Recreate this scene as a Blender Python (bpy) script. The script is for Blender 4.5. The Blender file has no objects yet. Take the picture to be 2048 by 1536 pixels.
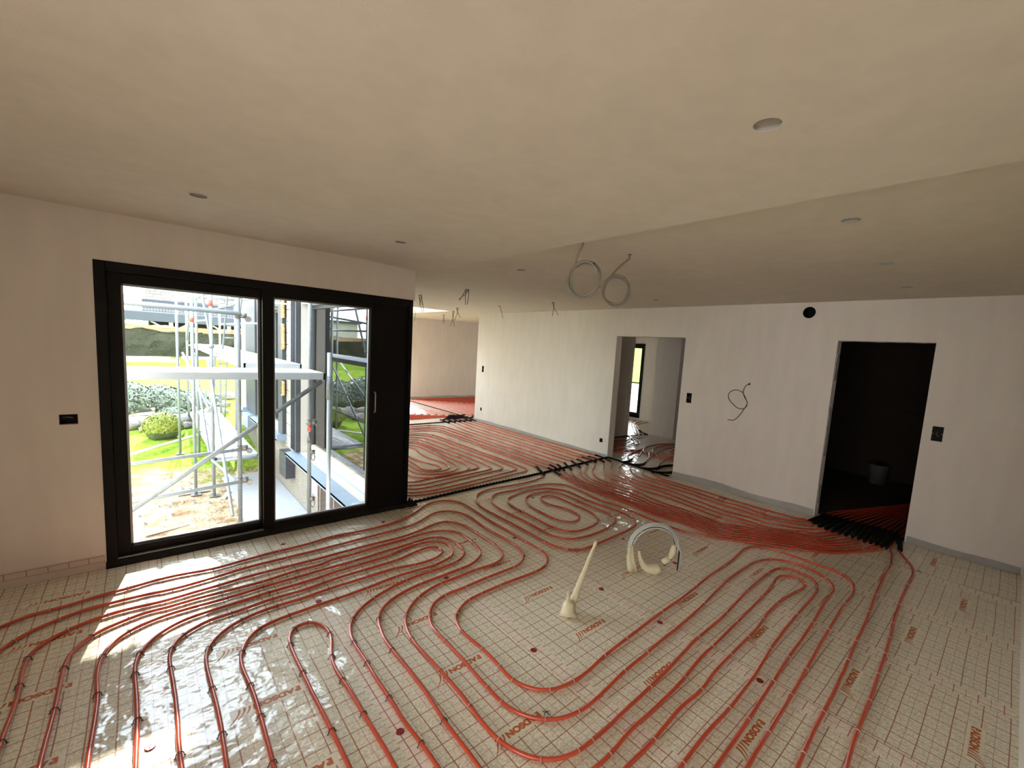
import bpy, bmesh, math, random
from mathutils import Vector, Matrix, noise
S = bpy.context.scene
COL = S.collection
PI = math.pi
rnd = random.Random(7)

SKY, SUN, EXPO = 8, 14.0, 0.72
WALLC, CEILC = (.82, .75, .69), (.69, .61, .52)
PIPEC = (.56, .075, .032)
FOIL1, FOIL2, COATW = (.93, .87, .71), (.70, .63, .49), .7
# ------------------------------------------------------------------ camera, sky, sun, exposure
yaw, pitch, roll = .8459, -.1109, .0606
fw = Vector((math.cos(yaw)*math.cos(pitch), math.sin(yaw)*math.cos(pitch), math.sin(pitch)))
rt = fw.cross(Vector((0, 0, 1))).normalized(); up = rt.cross(fw)
rt, up = rt*math.cos(roll)+up*math.sin(roll), up*math.cos(roll)-rt*math.sin(roll)
cam = bpy.data.cameras.new('camera'); camo = bpy.data.objects.new('camera', cam); COL.objects.link(camo)
camo.matrix_world = Matrix(((rt.x, up.x, -fw.x, 0), (rt.y, up.y, -fw.y, 0), (rt.z, up.z, -fw.z, 1.7933), (0, 0, 0, 1)))
cam.sensor_width = 36; cam.lens = 874.65/2048*36
cam.shift_x = -29.25/2048; cam.shift_y = 27.51/2048
cam.clip_start = .02; cam.clip_end = 300
S.camera = camo
wd = bpy.data.worlds.new('sky'); S.world = wd; wd.use_nodes = True
wn = wd.node_tree.nodes; wl = wd.node_tree.links
bg = wn['Background']
tcw = wn.new('ShaderNodeTexCoord'); sxw = wn.new('ShaderNodeSeparateXYZ'); crw = wn.new('ShaderNodeValToRGB')
wl.new(tcw.outputs['Generated'], sxw.inputs[0]); wl.new(sxw.outputs['Z'], crw.inputs[0]); wl.new(crw.outputs[0], bg.inputs[0])
crw.color_ramp.elements[0].color = (1, .98, .94, 1); crw.color_ramp.elements[0].position = 0
crw.color_ramp.elements[1].color = (.72, .85, 1, 1); crw.color_ramp.elements[1].position = .7
bg.inputs[1].default_value = SKY
sun = bpy.data.lights.new('sun', 'SUN'); sun.energy = SUN; sun.angle = .012; sun.color = (1, .93, .8)
suno = bpy.data.objects.new('sun', sun); COL.objects.link(suno)
suno.rotation_euler = Vector((.165, .986, .49)).to_track_quat('Z', 'Y').to_euler()
S.view_settings.view_transform = 'Standard'; S.view_settings.look = 'None'
S.view_settings.gamma = 1; S.view_settings.use_curve_mapping = False
S.view_settings.exposure = EXPO

def daylight(name, loc, direction, sx, sy, power, color=(1, .97, .93)):
    l = bpy.data.lights.new(name, 'AREA'); l.shape = 'RECTANGLE'; l.size = sx; l.size_y = sy; l.energy = power; l.color = color
    o = bpy.data.objects.new(name, l); COL.objects.link(o); o.location = loc
    o.rotation_euler = Vector(direction).to_track_quat('-Z', 'Y').to_euler(); return o

# ------------------------------------------------------------------ materials
def mat(name, col, rough=.6, metal=0, noise_amt=0, noise_scale=8, bump=0, bump_scale=60, coat=0, spec=.5, bump_dist=.01, col2=None, detail=4):
    m = bpy.data.materials.new(name); m.use_nodes = True
    n = m.node_tree.nodes; l = m.node_tree.links; b = n['Principled BSDF']
    b.inputs['Base Color'].default_value = (*col, 1); b.inputs['Roughness'].default_value = rough
    b.inputs['Metallic'].default_value = metal; b.inputs['Specular IOR Level'].default_value = spec
    if coat: b.inputs['Coat Weight'].default_value = coat; b.inputs['Coat Roughness'].default_value = .1
    tc = n.new('ShaderNodeTexCoord')
    t = n.new('ShaderNodeTexNoise'); t.inputs['Scale'].default_value = noise_scale; t.inputs['Detail'].default_value = detail
    l.new(tc.outputs['Object'], t.inputs['Vector'])
    mx = n.new('ShaderNodeMix'); mx.data_type = 'RGBA'
    c2 = col2 or tuple(c*(1-noise_amt) for c in col)
    c1 = col if col2 else tuple(min(1, c*(1+noise_amt)) for c in col)
    mx.inputs[6].default_value = (*c1, 1); mx.inputs[7].default_value = (*c2, 1)
    l.new(t.outputs['Fac'], mx.inputs[0]); l.new(mx.outputs[2], b.inputs['Base Color'])
    if bump:
        t2 = n.new('ShaderNodeTexNoise'); t2.inputs['Scale'].default_value = bump_scale; t2.inputs['Detail'].default_value = 3
        l.new(tc.outputs['Object'], t2.inputs['Vector'])
        bp = n.new('ShaderNodeBump'); bp.inputs['Strength'].default_value = bump; bp.inputs['Distance'].default_value = bump_dist
        l.new(t2.outputs['Fac'], bp.inputs['Height']); l.new(bp.outputs[0], b.inputs['Normal'])
    return m

def plaster_mat(name, col):
    m = mat(name, col, .85, noise_amt=.05, noise_scale=2.2, bump=.12, bump_scale=220, bump_dist=.003, spec=.25)
    n = m.node_tree.nodes; l = m.node_tree.links; b = n['Principled BSDF']
    mx = [x for x in n if x.bl_idname == 'ShaderNodeMix'][0]
    # fine trowel marks: a second, stretched noise
    tc = n['Texture Coordinate']; mp = n.new('ShaderNodeMapping'); mp.inputs['Scale'].default_value = (3, 3, .6)
    t = n.new('ShaderNodeTexNoise'); t.inputs['Scale'].default_value = 3; t.inputs['Detail'].default_value = 6
    l.new(tc.outputs['Object'], mp.inputs[0]); l.new(mp.outputs[0], t.inputs['Vector'])
    m2 = n.new('ShaderNodeMix'); m2.data_type = 'RGBA'; m2.blend_type = 'MULTIPLY'
    r = n.new('ShaderNodeMapRange'); r.inputs[1].default_value = .35; r.inputs[2].default_value = .65; r.inputs[3].default_value = .965; r.inputs[4].default_value = 1.015
    l.new(t.outputs['Fac'], r.inputs[0])
    cb = n.new('ShaderNodeCombineColor'); [l.new(r.outputs[0], cb.inputs[i]) for i in range(3)]
    m2.inputs[0].default_value = 1; l.new(mx.outputs[2], m2.inputs[6]); l.new(cb.outputs[0], m2.inputs[7])
    l.new(m2.outputs[2], b.inputs['Base Color'])
    return m
M = {}
M['plaster'] = plaster_mat('gypsum_plaster', WALLC)
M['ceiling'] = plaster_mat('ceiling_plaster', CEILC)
M['skim'] = mat('grey_skim', (.40, .385, .36), .8, noise_amt=.18, noise_scale=9, bump=.3, bump_scale=40)
M['unlitwall'] = mat('unlit_room_wall', (.022, .013, .008), .9, noise_amt=.2, noise_scale=3)  # darkness of the unlit room put into its wall colour
M['unlitceil'] = mat('unlit_room_ceiling', (.04, .025, .015), .9)  # ceiling coloured near black for the same unlit room
M['black'] = mat('black_aluminium', (.0035, .0033, .0033), .5, spec=.18)
M['blackgloss'] = mat('black_track', (.02, .02, .021), .25)
M['glassbead'] = mat('grey_glazing_bead', (.30, .32, .34), .35, metal=.4)
M['alu'] = mat('mill_aluminium', (.55, .56, .57), .35, metal=.7)
M['rubber'] = mat('black_rubber', (.003, .003, .003), .75, spec=.15, bump=.3, bump_scale=200)
M['felt'] = mat('black_felt', (.008, .008, .008), .95)
M['pipe'] = mat('red_pex_pipe', PIPEC, .27, noise_amt=.12, noise_scale=6, spec=.5, coat=.35)
M['clip'] = mat('highlight_clip', (.52, .40, .32), .3)  # clip highlight mixed into a paler colour, used beyond the front left
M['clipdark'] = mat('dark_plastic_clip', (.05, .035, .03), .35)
M['disc'] = mat('dark_red_washer', (.26, .008, .02), .35, bump=.3, bump_scale=40)
M['foam'] = mat('cream_foam_sleeve', (.70, .62, .42), .55, noise_amt=.08, noise_scale=25, bump=.5, bump_scale=60, bump_dist=.006)
M['conduit'] = mat('grey_conduit', (.25, .22, .18), .5)
M['conduitpale'] = mat('pale_grey_conduit', (.52, .52, .48), .4, noise_amt=.05)
M['wire'] = mat('black_wire', (.015, .013, .012), .45)
M['boxblack'] = mat('black_back_box', (.005, .004, .004), .6, spec=.2)
M['galv'] = mat('galvanised_steel', (.26, .29, .31), .45, metal=.3, noise_amt=.15, noise_scale=14)
M['galvdark'] = mat('weathered_steel', (.15, .165, .175), .5, metal=.3, noise_amt=.3, noise_scale=20)
M['coupler'] = mat('steel_coupler', (.16, .15, .14), .5, metal=.6, noise_amt=.3)
M['redtag'] = mat('red_band', (.65, .06, .04), .5)
M['plank'] = mat('weathered_plank', (.36, .33, .29), .8, noise_amt=.15, noise_scale=5, bump=.2)
M['deckalu'] = mat('deck_aluminium', (.34, .36, .39), .55, metal=.15, noise_amt=.12, noise_scale=6)
M['anthracite'] = mat('anthracite_cladding', (.032, .036, .046), .5, noise_amt=.1)
M['sill'] = mat('blue_grey_sill', (.22, .28, .36), .35, noise_amt=.06)
M['concrete'] = mat('pale_concrete', (.34, .35, .37), .85, noise_amt=.12, noise_scale=10, bump=.2)
M['block'] = mat('concrete_block', (.20, .18, .145), .9, noise_amt=.22, noise_scale=9, bump=.5, bump_scale=70)
M['blockpale'] = mat('pale_concrete_block', (.30, .29, .27), .9, noise_amt=.18, noise_scale=9, bump=.5, bump_scale=70)
M['mortar'] = mat('pale_mortar', (.42, .40, .36), .9, noise_amt=.1)
M['expfoam'] = mat('orange_foam', (.68, .42, .18), .8, noise_amt=.2, noise_scale=30, bump=.6)
M['render'] = mat('white_render', (.45, .43, .40), .9, noise_amt=.05)
M['grass'] = mat('lawn_grass', (.20, .29, .03), .9, noise_scale=3.5, col2=(.12, .20, .02), bump=.7, bump_scale=40, bump_dist=.03, spec=.1)
M['leaf'] = mat('ivy_leaf', (.075, .095, .05), .4, noise_scale=6, col2=(.03, .045, .025))
M['leafbright'] = mat('golden_leaf', (.26, .27, .02), .5, noise_scale=6, col2=(.08, .12, .01))
M['hedge'] = mat('clipped_hedge', (.05, .05, .026), .9, noise_scale=14, col2=(.015, .018, .01), bump=.8, bump_scale=30, bump_dist=.08)
M['deadtop'] = mat('brown_hedge_top', (.30, .20, .12), .9, noise_amt=.3, noise_scale=12, bump=.8, bump_scale=30, bump_dist=.05)
M['rock'] = mat('grey_rock', (.22, .20, .18), .9, noise_amt=.35, noise_scale=6, bump=.7, bump_scale=14, bump_dist=.04)
M['timber'] = mat('grey_timber', (.40, .34, .27), .85, noise_amt=.25, noise_scale=12, bump=.3)
M['timberw'] = mat('pale_timber', (.45, .42, .36), .8, noise_amt=.1)
M['browndark'] = mat('dark_brown_wall', (.055, .035, .028), .85, noise_amt=.3)
M['slate'] = mat('slate_beam', (.045, .052, .072), .6, noise_amt=.1)
M['roofgrey'] = mat('roof_sheet', (.13, .15, .20), .6, noise_amt=.2, noise_scale=3)
M['white'] = mat('white_paint', (.8, .8, .8), .6)
M['road'] = mat('pale_road', (.34, .35, .38), .9, noise_amt=.08)
M['gravel'] = mat('pale_gravel', (.38, .33, .26), .9, noise_amt=.25, noise_scale=30)
M['bucket'] = mat('dimmed_pale_bucket', (.10, .10, .10), .6)  # pale bucket given a dark colour for the unlit room
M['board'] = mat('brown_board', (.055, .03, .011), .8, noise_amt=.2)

def glass_mat(name, ior=1.5, tint=(.97, .985, .975)):
    m = bpy.data.materials.new(name); m.use_nodes = True; n = m.node_tree.nodes; l = m.node_tree.links; n.clear()
    o = n.new('ShaderNodeOutputMaterial'); mx = n.new('ShaderNodeMixShader'); tr = n.new('ShaderNodeBsdfTransparent'); gl = n.new('ShaderNodeBsdfGlossy'); fr = n.new('ShaderNodeFresnel')
    fr.inputs[0].default_value = ior; gl.inputs['Roughness'].default_value = .01; tr.inputs[0].default_value = (*tint, 1)
    l.new(fr.outputs[0], mx.inputs[0]); l.new(tr.outputs[0], mx.inputs[1]); l.new(gl.outputs[0], mx.inputs[2]); l.new(mx.outputs[0], o.inputs[0]); return m
M['glass'] = glass_mat('window_glass', 1.42, (.90, .92, .91))
M['glass2'] = glass_mat('facade_glass', 1.9, (.75, .8, .78))

# transparent polythene foil over grainy insulation, printed with a red 5 cm / 10 cm grid
def foil_mat(name, base, alt, line, pinkgrid=False):
    m = bpy.data.materials.new(name); m.use_nodes = True
    n = m.node_tree.nodes; l = m.node_tree.links; b = n['Principled BSDF']
    geo = n.new('ShaderNodeNewGeometry')
    def math_(op, a, bb=None, c=None):
        x = n.new('ShaderNodeMath'); x.operation = op
        for i, v in enumerate((a, bb, c)):
            if v is None: continue
            if isinstance(v, (int, float)): x.inputs[i].default_value = v
            else: l.new(v, x.inputs[i])
        return x.outputs[0]
    sx = n.new('ShaderNodeSeparateXYZ')
    nz = n.new('ShaderNodeTexNoise'); nz.inputs['Scale'].default_value = 1.7; nz.inputs['Detail'].default_value = 1
    l.new(geo.outputs['Position'], nz.inputs['Vector'])
    vs = n.new('ShaderNodeVectorMath'); vs.operation = 'MULTIPLY_ADD'; vs.inputs[1].default_value = (.018, .018, 0); l.new(nz.outputs['Color'], vs.inputs[0])
    va = n.new('ShaderNodeVectorMath'); va.operation = 'ADD'; va.inputs[1].default_value = (-.009, -.009, 0); l.new(geo.outputs['Position'], va.inputs[0]); l.new(va.outputs[0], vs.inputs[2])
    l.new(vs.outputs[0], sx.inputs[0])
    def lines(out, ph, period, w):
        f = math_('FRACT', math_('MULTIPLY', math_('SUBTRACT', out, ph), 1/period))
        d = math_('MULTIPLY', math_('ABSOLUTE', math_('SUBTRACT', f, .5)), period)      # .5*period on a line
        return math_('SMOOTH_MAX', math_('MULTIPLY', math_('SUBTRACT', d, period/2-w), 1/(w*.5)), 0, .01)
    px, py = (.07, .03) if not pinkgrid else (.045, .055)
    g = math_('ADD', lines(sx.outputs[0], px, .1, .0034), lines(sx.outputs[1], py, .1, .0030))
    h = math_('MULTIPLY', math_('ADD', lines(sx.outputs[0], px+.05, .1, .0022), lines(sx.outputs[1], py+.05, .1, .0020)), .42 if not pinkgrid else .6)
    gm = math_('MINIMUM', math_('ADD', g, h), 1)
    gm = math_('MULTIPLY', gm, .88)
    t = n.new('ShaderNodeTexNoise'); t.inputs['Scale'].default_value = 75; t.inputs['Detail'].default_value = 3
    l.new(geo.outputs['Position'], t.inputs['Vector'])
    cr = n.new('ShaderNodeValToRGB'); cr.color_ramp.elements[0].position = .36; cr.color_ramp.elements[1].position = .62
    cr.color_ramp.elements[0].color = (*alt, 1); cr.color_ramp.elements[1].color = (*base, 1); l.new(t.outputs['Fac'], cr.inputs[0])
    mx = n.new('ShaderNodeMix'); mx.data_type = 'RGBA'; l.new(gm, mx.inputs[0]); l.new(cr.outputs[0], mx.inputs[6]); mx.inputs[7].default_value = (*line, 1)
    l.new(mx.outputs[2], b.inputs['Base Color'])
    b.inputs['Roughness'].default_value = .55; b.inputs['Specular IOR Level'].default_value = .3
    b.inputs['Coat Weight'].default_value = COATW; b.inputs['Coat Roughness'].default_value = .13; b.inputs['Coat IOR'].default_value = 1.9
    bp = n.new('ShaderNodeBump'); bp.inputs['Strength'].default_value = .55; bp.inputs['Distance'].default_value = .006
    l.new(t.outputs['Fac'], bp.inputs['Height']); l.new(bp.outputs[0], b.inputs['Normal'])
    # wrinkles of the loose film: ridged, stretched noise
    mp = n.new('ShaderNodeMapping'); mp.inputs['Scale'].default_value = (3.2, 1.3, 1); mp.inputs['Rotation'].default_value = (0, 0, .5); l.new(geo.outputs['Position'], mp.inputs[0])
    w1 = n.new('ShaderNodeTexNoise'); w1.noise_type = 'RIDGED_MULTIFRACTAL'; w1.inputs['Scale'].default_value = 1.6; w1.inputs['Detail'].default_value = 3
    l.new(mp.outputs[0], w1.inputs['Vector'])
    w2 = n.new('ShaderNodeTexNoise'); w2.inputs['Scale'].default_value = 11; w2.inputs['Detail'].default_value = 2; l.new(geo.outputs['Position'], w2.inputs['Vector'])
    hs = math_('ADD', math_('MULTIPLY', w1.outputs['Fac'], .9), math_('MULTIPLY', w2.outputs['Fac'], .45))
    b2 = n.new('ShaderNodeBump'); b2.inputs['Strength'].default_value = 1; b2.inputs['Distance'].default_value = .022
    l.new(hs, b2.inputs['Height']); l.new(b2.outputs[0], b.inputs['Coat Normal'])
    return m
M['foil'] = foil_mat('printed_foil', FOIL1, FOIL2, (.36, .10, .045))
M['foilstrip'] = foil_mat('overlapped_foil', tuple(a*b for a, b in zip(FOIL1, (1, .95, .97))), tuple(a*b for a, b in zip(FOIL1, (.86, .80, .80))), (.40, .10, .08), True)
M['print'] = mat('orange_print', (.52, .13, .035), .5)
M['patch'] = mat('unprinted_foil_patch', FOIL1, .55, noise_scale=75, col2=FOIL2, coat=.3)

# ------------------------------------------------------------------ helpers
def link(name, me, material=None, parent=None, loc=None):
    o = bpy.data.objects.new(name, me); COL.objects.link(o)
    if material and me is not None and not me.materials: me.materials.append(M[material] if isinstance(material, str) else material)
    if parent: o.parent = parent
    if loc: o.location = loc
    return o
def tag(o, label, cat, group=None, kind=None):
    o['label'] = label; o['category'] = cat
    if group: o['group'] = group
    if kind: o['kind'] = kind
    return o
def empty(name, loc=(0, 0, 0), rz=0, parent=None):
    o = bpy.data.objects.new(name, None); COL.objects.link(o); o.location = loc; o.rotation_euler = (0, 0, rz); o.empty_display_size = .1
    if parent: o.parent = parent
    return o
def part(o, label): o['label'] = label; return o
class MB:
    def __init__(s): s.v = []; s.f = []; s.sm = False
    def add(s, v, f):
        k = len(s.v); s.v += [tuple(p) for p in v]; s.f += [tuple(i+k for i in q) for q in f]; return s
    def box(s, x0, x1, y0, y1, z0, z1):
        return s.add([(x0,y0,z0),(x1,y0,z0),(x1,y1,z0),(x0,y1,z0),(x0,y0,z1),(x1,y0,z1),(x1,y1,z1),(x0,y1,z1)],
            [(0,3,2,1),(4,5,6,7),(0,1,5,4),(1,2,6,5),(2,3,7,6),(3,0,4,7)])
    def tube(s, pts, r, seg=8, caps=True):
        P = [Vector(p) for p in pts]; n = len(P); k = len(s.v); s.sm = True
        up_ = Vector((0, 0, 1)); prev = None
        for i, p in enumerate(P):
            t = (P[min(i+1, n-1)]-P[max(i-1, 0)])
            t = t.normalized() if t.length > 1e-9 else Vector((1, 0, 0))
            if prev is None:
                a = t.cross(up_)
                if a.length < .1: a = t.cross(Vector((1, 0, 0)))
                a.normalize()
            else: a = (prev-t*prev.dot(t)).normalized()
            prev = a; b = t.cross(a); rr = r[i] if isinstance(r, (list, tuple)) else r
            for j in range(seg):
                an = 2*PI*j/seg; q = p+(a*math.cos(an)+b*math.sin(an))*rr; s.v.append((q.x, q.y, q.z))
        for i in range(n-1):
            for j in range(seg):
                a0 = k+i*seg+j; a1 = k+i*seg+(j+1) % seg; s.f.append((a0, a1, a1+seg, a0+seg))
        if caps: s.f.append(tuple(k+j for j in range(seg-1, -1, -1))); s.f.append(tuple(k+(n-1)*seg+j for j in range(seg)))
        return s
    def bar(s, a, b, r, seg=10): return s.tube([a, b], r, seg)
    def mesh(s, name):
        me = bpy.data.meshes.new(name); me.from_pydata(s.v, [], s.f); me.update()
        if s.sm:
            for p in me.polygons: p.use_smooth = len(p.vertices) == 4
        return me
    def build(s, name, material, parent=None, loc=None): return link(name, s.mesh(name), material, parent, loc)
def bx(name, material, x0, x1, y0, y1, z0, z1, parent=None): return MB().box(x0, x1, y0, y1, z0, z1).build(name, material, parent)
def bevel(o, w=.004, seg=2):
    m = o.modifiers.new('bevel', 'BEVEL'); m.width = w; m.segments = seg; m.limit_method = 'ANGLE'; return o
def struct(o): o['kind'] = 'structure'; return o
def cut(o, cutter):
    """subtract the cutter mesh (MB) from o, applied at once"""
    c = bpy.data.objects.new('tmp', cutter.mesh('tmp')); COL.objects.link(c)
    c.data.materials.append(o.data.materials[0])
    md = o.modifiers.new('b', 'BOOLEAN'); md.operation = 'DIFFERENCE'; md.object = c; md.solver = 'EXACT'
    dg = bpy.context.evaluated_depsgraph_get(); dg.update()
    me = bpy.data.meshes.new_from_object(o.evaluated_get(dg)); old = o.data; o.modifiers.clear(); o.data = me
    for p in me.polygons: p.use_smooth = False
    bpy.data.objects.remove(c); return o
def cyl(mb, c, axis, r, h, seg=32):
    c = Vector(c); d = Vector(axis); mb.tube([c-d*h/2, c+d*h/2], r, seg); return mb
def copy_tree(o, parent=None):
    c = o.copy(); COL.objects.link(c)
    if parent: c.parent = parent
    for ch in list(o.children): copy_tree(ch, c)
    return c

# ------------------------------------------------------------------ setting: floor, walls, ceiling
H = 2.55
fl = MB(); fl.box(-4.7, 2.06, -3.7, 4.30, -.25, 0); fl.box(2.06, 6.18, -3.7, 13.0, -.25, 0); fl.box(6.18, 11.3, -.35, 13.0, -.25, 0)
floor = struct(fl.build('floor', 'foil'))
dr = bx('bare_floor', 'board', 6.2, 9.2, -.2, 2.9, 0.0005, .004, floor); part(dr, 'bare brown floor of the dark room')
# overlapping foil joints every 87 cm
for k in range(-3, 7):
    x = .815+.869*k
    if x > 5.9: continue
    y1 = 4.27 if x < 2.1 else 8.5
    bx('foil_overlap', 'foilstrip', x, x+.10, -3.6 if x < 1.2 else -.19, y1, .0002, .0011, floor)

# ceiling with a ramp and lip shaped to catch a bright band at the crease, cut for nine downlights and two conduits
c = MB()
prof = [(-4.75, 2.552), (1.3, 2.551), (1.6, 2.547), (1.9, 2.537), (2.24, 2.520), (2.25, 2.552), (2.4, 2.55), (2.4, 2.80), (-4.75, 2.80)]
n = len(prof)
c.add([(x, -3.7, z) for x, z in prof]+[(x, 4.42, z) for x, z in prof], [tuple(range(n-1, -1, -1)), tuple(range(n, 2*n))]+[(i, (i+1) % n, n+(i+1) % n, n+i) for i in range(n)])
# faces must look outwards
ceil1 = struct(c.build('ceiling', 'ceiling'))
bm = bmesh.new(); bm.from_mesh(ceil1.data); bmesh.ops.recalc_face_normals(bm, faces=bm.faces); bm.to_mesh(ceil1.data); bm.free()
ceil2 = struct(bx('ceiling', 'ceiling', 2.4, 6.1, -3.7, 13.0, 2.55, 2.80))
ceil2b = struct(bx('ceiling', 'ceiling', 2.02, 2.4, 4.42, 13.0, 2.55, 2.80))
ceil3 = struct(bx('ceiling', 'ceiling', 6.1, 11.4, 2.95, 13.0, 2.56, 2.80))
ceil4 = struct(bx('ceiling', 'unlitceil', 6.1, 11.4, -.4, 2.95, 2.56, 2.80))
spots = [(.27, 3.24), (1.52, 3.28), (1.52, .64), (2.79, 3.34), (3.99, 3.36), (5.21, 3.39), (2.76, .69), (4.0, .75), (5.18, .80)]
k1 = MB()
for x, y in spots[:3]: cyl(k1, (x, y, 2.60), (0, 0, 1), .042, .22)
cut(ceil1, k1)
k2 = MB()
for x, y in spots[3:]: cyl(k2, (x, y, 2.60), (0, 0, 1), .042, .22)
for x, y in ((2.8, 2.08),): cyl(k2, (x, y, 2.58), (0, 0, 1), .014, .12, 16)
k2.box(3.3, 5.35, 8.9, 10.9, 2.4, 2.95)                       # opening added to stand for the sun patch reflected onto the far ceiling
cut(ceil2, k2)
sh = MB()
for a in ((3.24, 3.3, 8.84, 10.96), (5.35, 5.41, 8.84, 10.96), (3.3, 5.35, 8.84, 8.9), (3.3, 5.35, 10.9, 10.96)): sh.box(*a, 2.80, 4.0)
struct(sh.build('trim_added_shaft', 'ceiling'))  # shaft of the added opening, tall enough to keep direct sun out

def wall(name, x0, x1, y0, y1, z0, z1, m='plaster', holes=None):
    o = struct(bx(name, m, x0, x1, y0, y1, z0, z1))
    if holes: cut(o, holes)
    return o
# window wall (left in the picture), opening for the sliding door
hw = MB().box(-.235, 2.5, 4.2, 4.7, -.3, 2.225)
hw.box(-.435, -.345, 4.25, 4.335, 1.087, 1.158)
wl_ = wall('wall_left', -4.75, 2.162, 4.29, 4.46, -.25, 2.555, holes=hw)
# right wall with two door openings, duct and back boxes cut in
WB = [(.475, .56, 1.115, 1.265, 'right'), (3.175, 3.255, 1.15, 1.295, 'mid'), (8.385, 8.455, 1.19, 1.335, 'far'), (8.39, 8.45, .275, .345, 'farlow'), (4.735, 4.805, .245, .315, 'nearlow')]
hr = MB()
for y0, y1, z0, z1, _ in WB: hr.box(5.9, 6.075, y0, y1, z0, z1)
cyl(hr, (6.03, 1.80, 2.43), (1, 0, 0), .068, .36)
hr.box(5.9, 6.3, .635, 1.47, -.5, 2.105); hr.box(5.9, 6.3, 3.36, 4.61, -.5, 2.10)
wr = wall('wall_right', 6.03, 6.185, -.36, 8.68, -.1, 2.56, holes=hr)
wall('wall_near', 1.15, 6.03, -.36, -.2, 0, 2.56)
hfar = MB().box(4.45, 6.0, 12.5, 13.5, .1, 1.55)
wall('wall_far', 2.2, 11.3, 12.86, 13.05, -.05, 2.57, holes=hfar)
wall('wall_return', 6.185, 11.3, 8.53, 8.68, 0, 2.57)
wall('wall_end', 11.25, 11.45, 8.53, 13.0, 0, 2.57, holes=MB().box(11, 11.7, 9.2, 10.1, .9, 1.9))  # unseen opening added to brighten the far wall
# facade wall of the long wing, openings for three windows
hf = MB()
for y0, y1 in ((4.75, 7.72), (8.95, 11.1), (12.2, 12.75)): hf.box(1.8, 2.5, y0, y1, -.13 if y0 < 5 else -.02, 2.28)
fw_ = wall('wall_facade', 1.93, 2.165, 4.47, 13.3, -1.4, 5.6, 'render', holes=hf)
# hidden parts of the big room, with an unseen west opening added to brighten the room
hb = MB().box(-3.9, -1.2, -3.9, -3.4, .05, 2.2)
wall('wall_back', -4.75, 1.3, -3.72, -3.58, 0, 2.56)
wall('wall_side', 1.15, 1.3, -3.6, -.36, 0, 2.56)
hs = MB().box(-4.9, -4.4, -2.9, 1.0, .5, 2.15)
wall('wall_west', -4.75, -4.6, -3.6, 4.3, 0, 2.56, holes=hs)
wall('wall_side', -1.35, -1.2, 1.2, 4.3, 0, 2.56)
# hall behind the open doorway
wall('wall_hall_left', 6.185, 8.1, 5.68, 5.82, 0, 2.57)
wall('wall_hall_corner', 8.0, 8.12, 5.82, 8.53, 0, 2.57)
wall('wall_hall_pier', 8.8, 8.95, 4.98, 5.58, 0, 2.57)
wall('wall_hall_pier', 8.95, 11.2, 5.45, 5.58, 0, 2.57)
wall('wall_hall_right', 6.185, 11.3, 2.95, 3.1, 0, 2.57)
hh = MB().box(10.3, 11.6, 7.03, 8.2, .08, 2.13)
wall('wall_hall_end', 10.5, 10.7, 3.1, 8.53, 0, 2.57, holes=hh)
# dark utility room
wall('wall_dark', 9.2, 9.32, -.36, 2.95, 0, 2.57, 'unlitwall'); wall('wall_dark', 6.19, 9.2, -.36, -.2, 0, 2.57, 'unlitwall')
wall('wall_dark', 6.19, 9.2, 2.85, 2.95, 0, 2.57, 'unlitwall')
wall('wall_dark', 6.186, 6.21, 1.475, 2.85, 0, 2.57, 'unlitwall'); wall('wall_dark', 6.186, 6.21, -.2, .63, 0, 2.57, 'unlitwall')
wall('wall_dark', 6.186, 6.21, .63, 1.475, 2.11, 2.57, 'unlitwall')
# grey skim band where the walls meet the screed level
def band(name, x0, x1, y0, y1, h, m='skim'):
    mb = MB(); L = max(x1-x0, y1-y0); k = max(4, int(L/.12)); v = []; f = []
    for i in range(k+1):
        t = i/k; hh_ = h*(.85+.28*noise.noise(Vector((t*L*1.7, x0*3+y0, 1)))+.10*noise.noise(Vector((t*L*9, x0, 4))))
        if x1-x0 > y1-y0: a, b_ = (x0+(x1-x0)*t, y0), (x0+(x1-x0)*t, y1)
        else: a, b_ = (x0, y0+(y1-y0)*t), (x1, y0+(y1-y0)*t)
        v += [(a[0], a[1], .0015), (a[0], a[1], hh_), (b_[0], b_[1], hh_), (b_[0], b_[1], .0015)]
    for i in range(k):
        q = i*4
        f += [(q, q+1, q+5, q+4), (q+1, q+2, q+6, q+5), (q+2, q+3, q+7, q+6)]
    mb.add(v, f+[(3, 2, 1, 0), (k*4, k*4+1, k*4+2, k*4+3)]); o = mb.build(name, m); return struct(o)
band('baseboard_right', 6.022, 6.031, 1.48, 3.35, .10); band('baseboard_right', 6.024, 6.031, 4.62, 8.66, .07)
band('baseboard_right', 6.022, 6.031, -.19, .62, .08); band('baseboard_far', 2.2, 9.6, 12.85, 12.861, .06)
M['tick'] = mat('red_tick', (.25, .06, .04), .6)
M['upstand'] = mat('foil_upstand', (.66, .55, .47), .35, noise_amt=.08, noise_scale=12, coat=.4)
M['upstandr'] = mat('grey_film_upstand', (.5, .46, .41), .35, noise_amt=.1, noise_scale=12, coat=.3)
bl = struct(bx('baseboard_left', 'upstand', -1.19, -.24, 4.284, 4.291, .001, .105))
tk = MB()
for i in range(9): tk.box(-1.13+.1*i, -1.127+.1*i, 4.2825, 4.2842, .06, .10)
for z_ in (.055, .098): tk.box(-1.18, -.245, 4.2828, 4.2842, z_, z_+.0018)
part(tk.build('printed_tick', 'tick', bl), 'red grid ticks on the turned-up foil edge')
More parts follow.
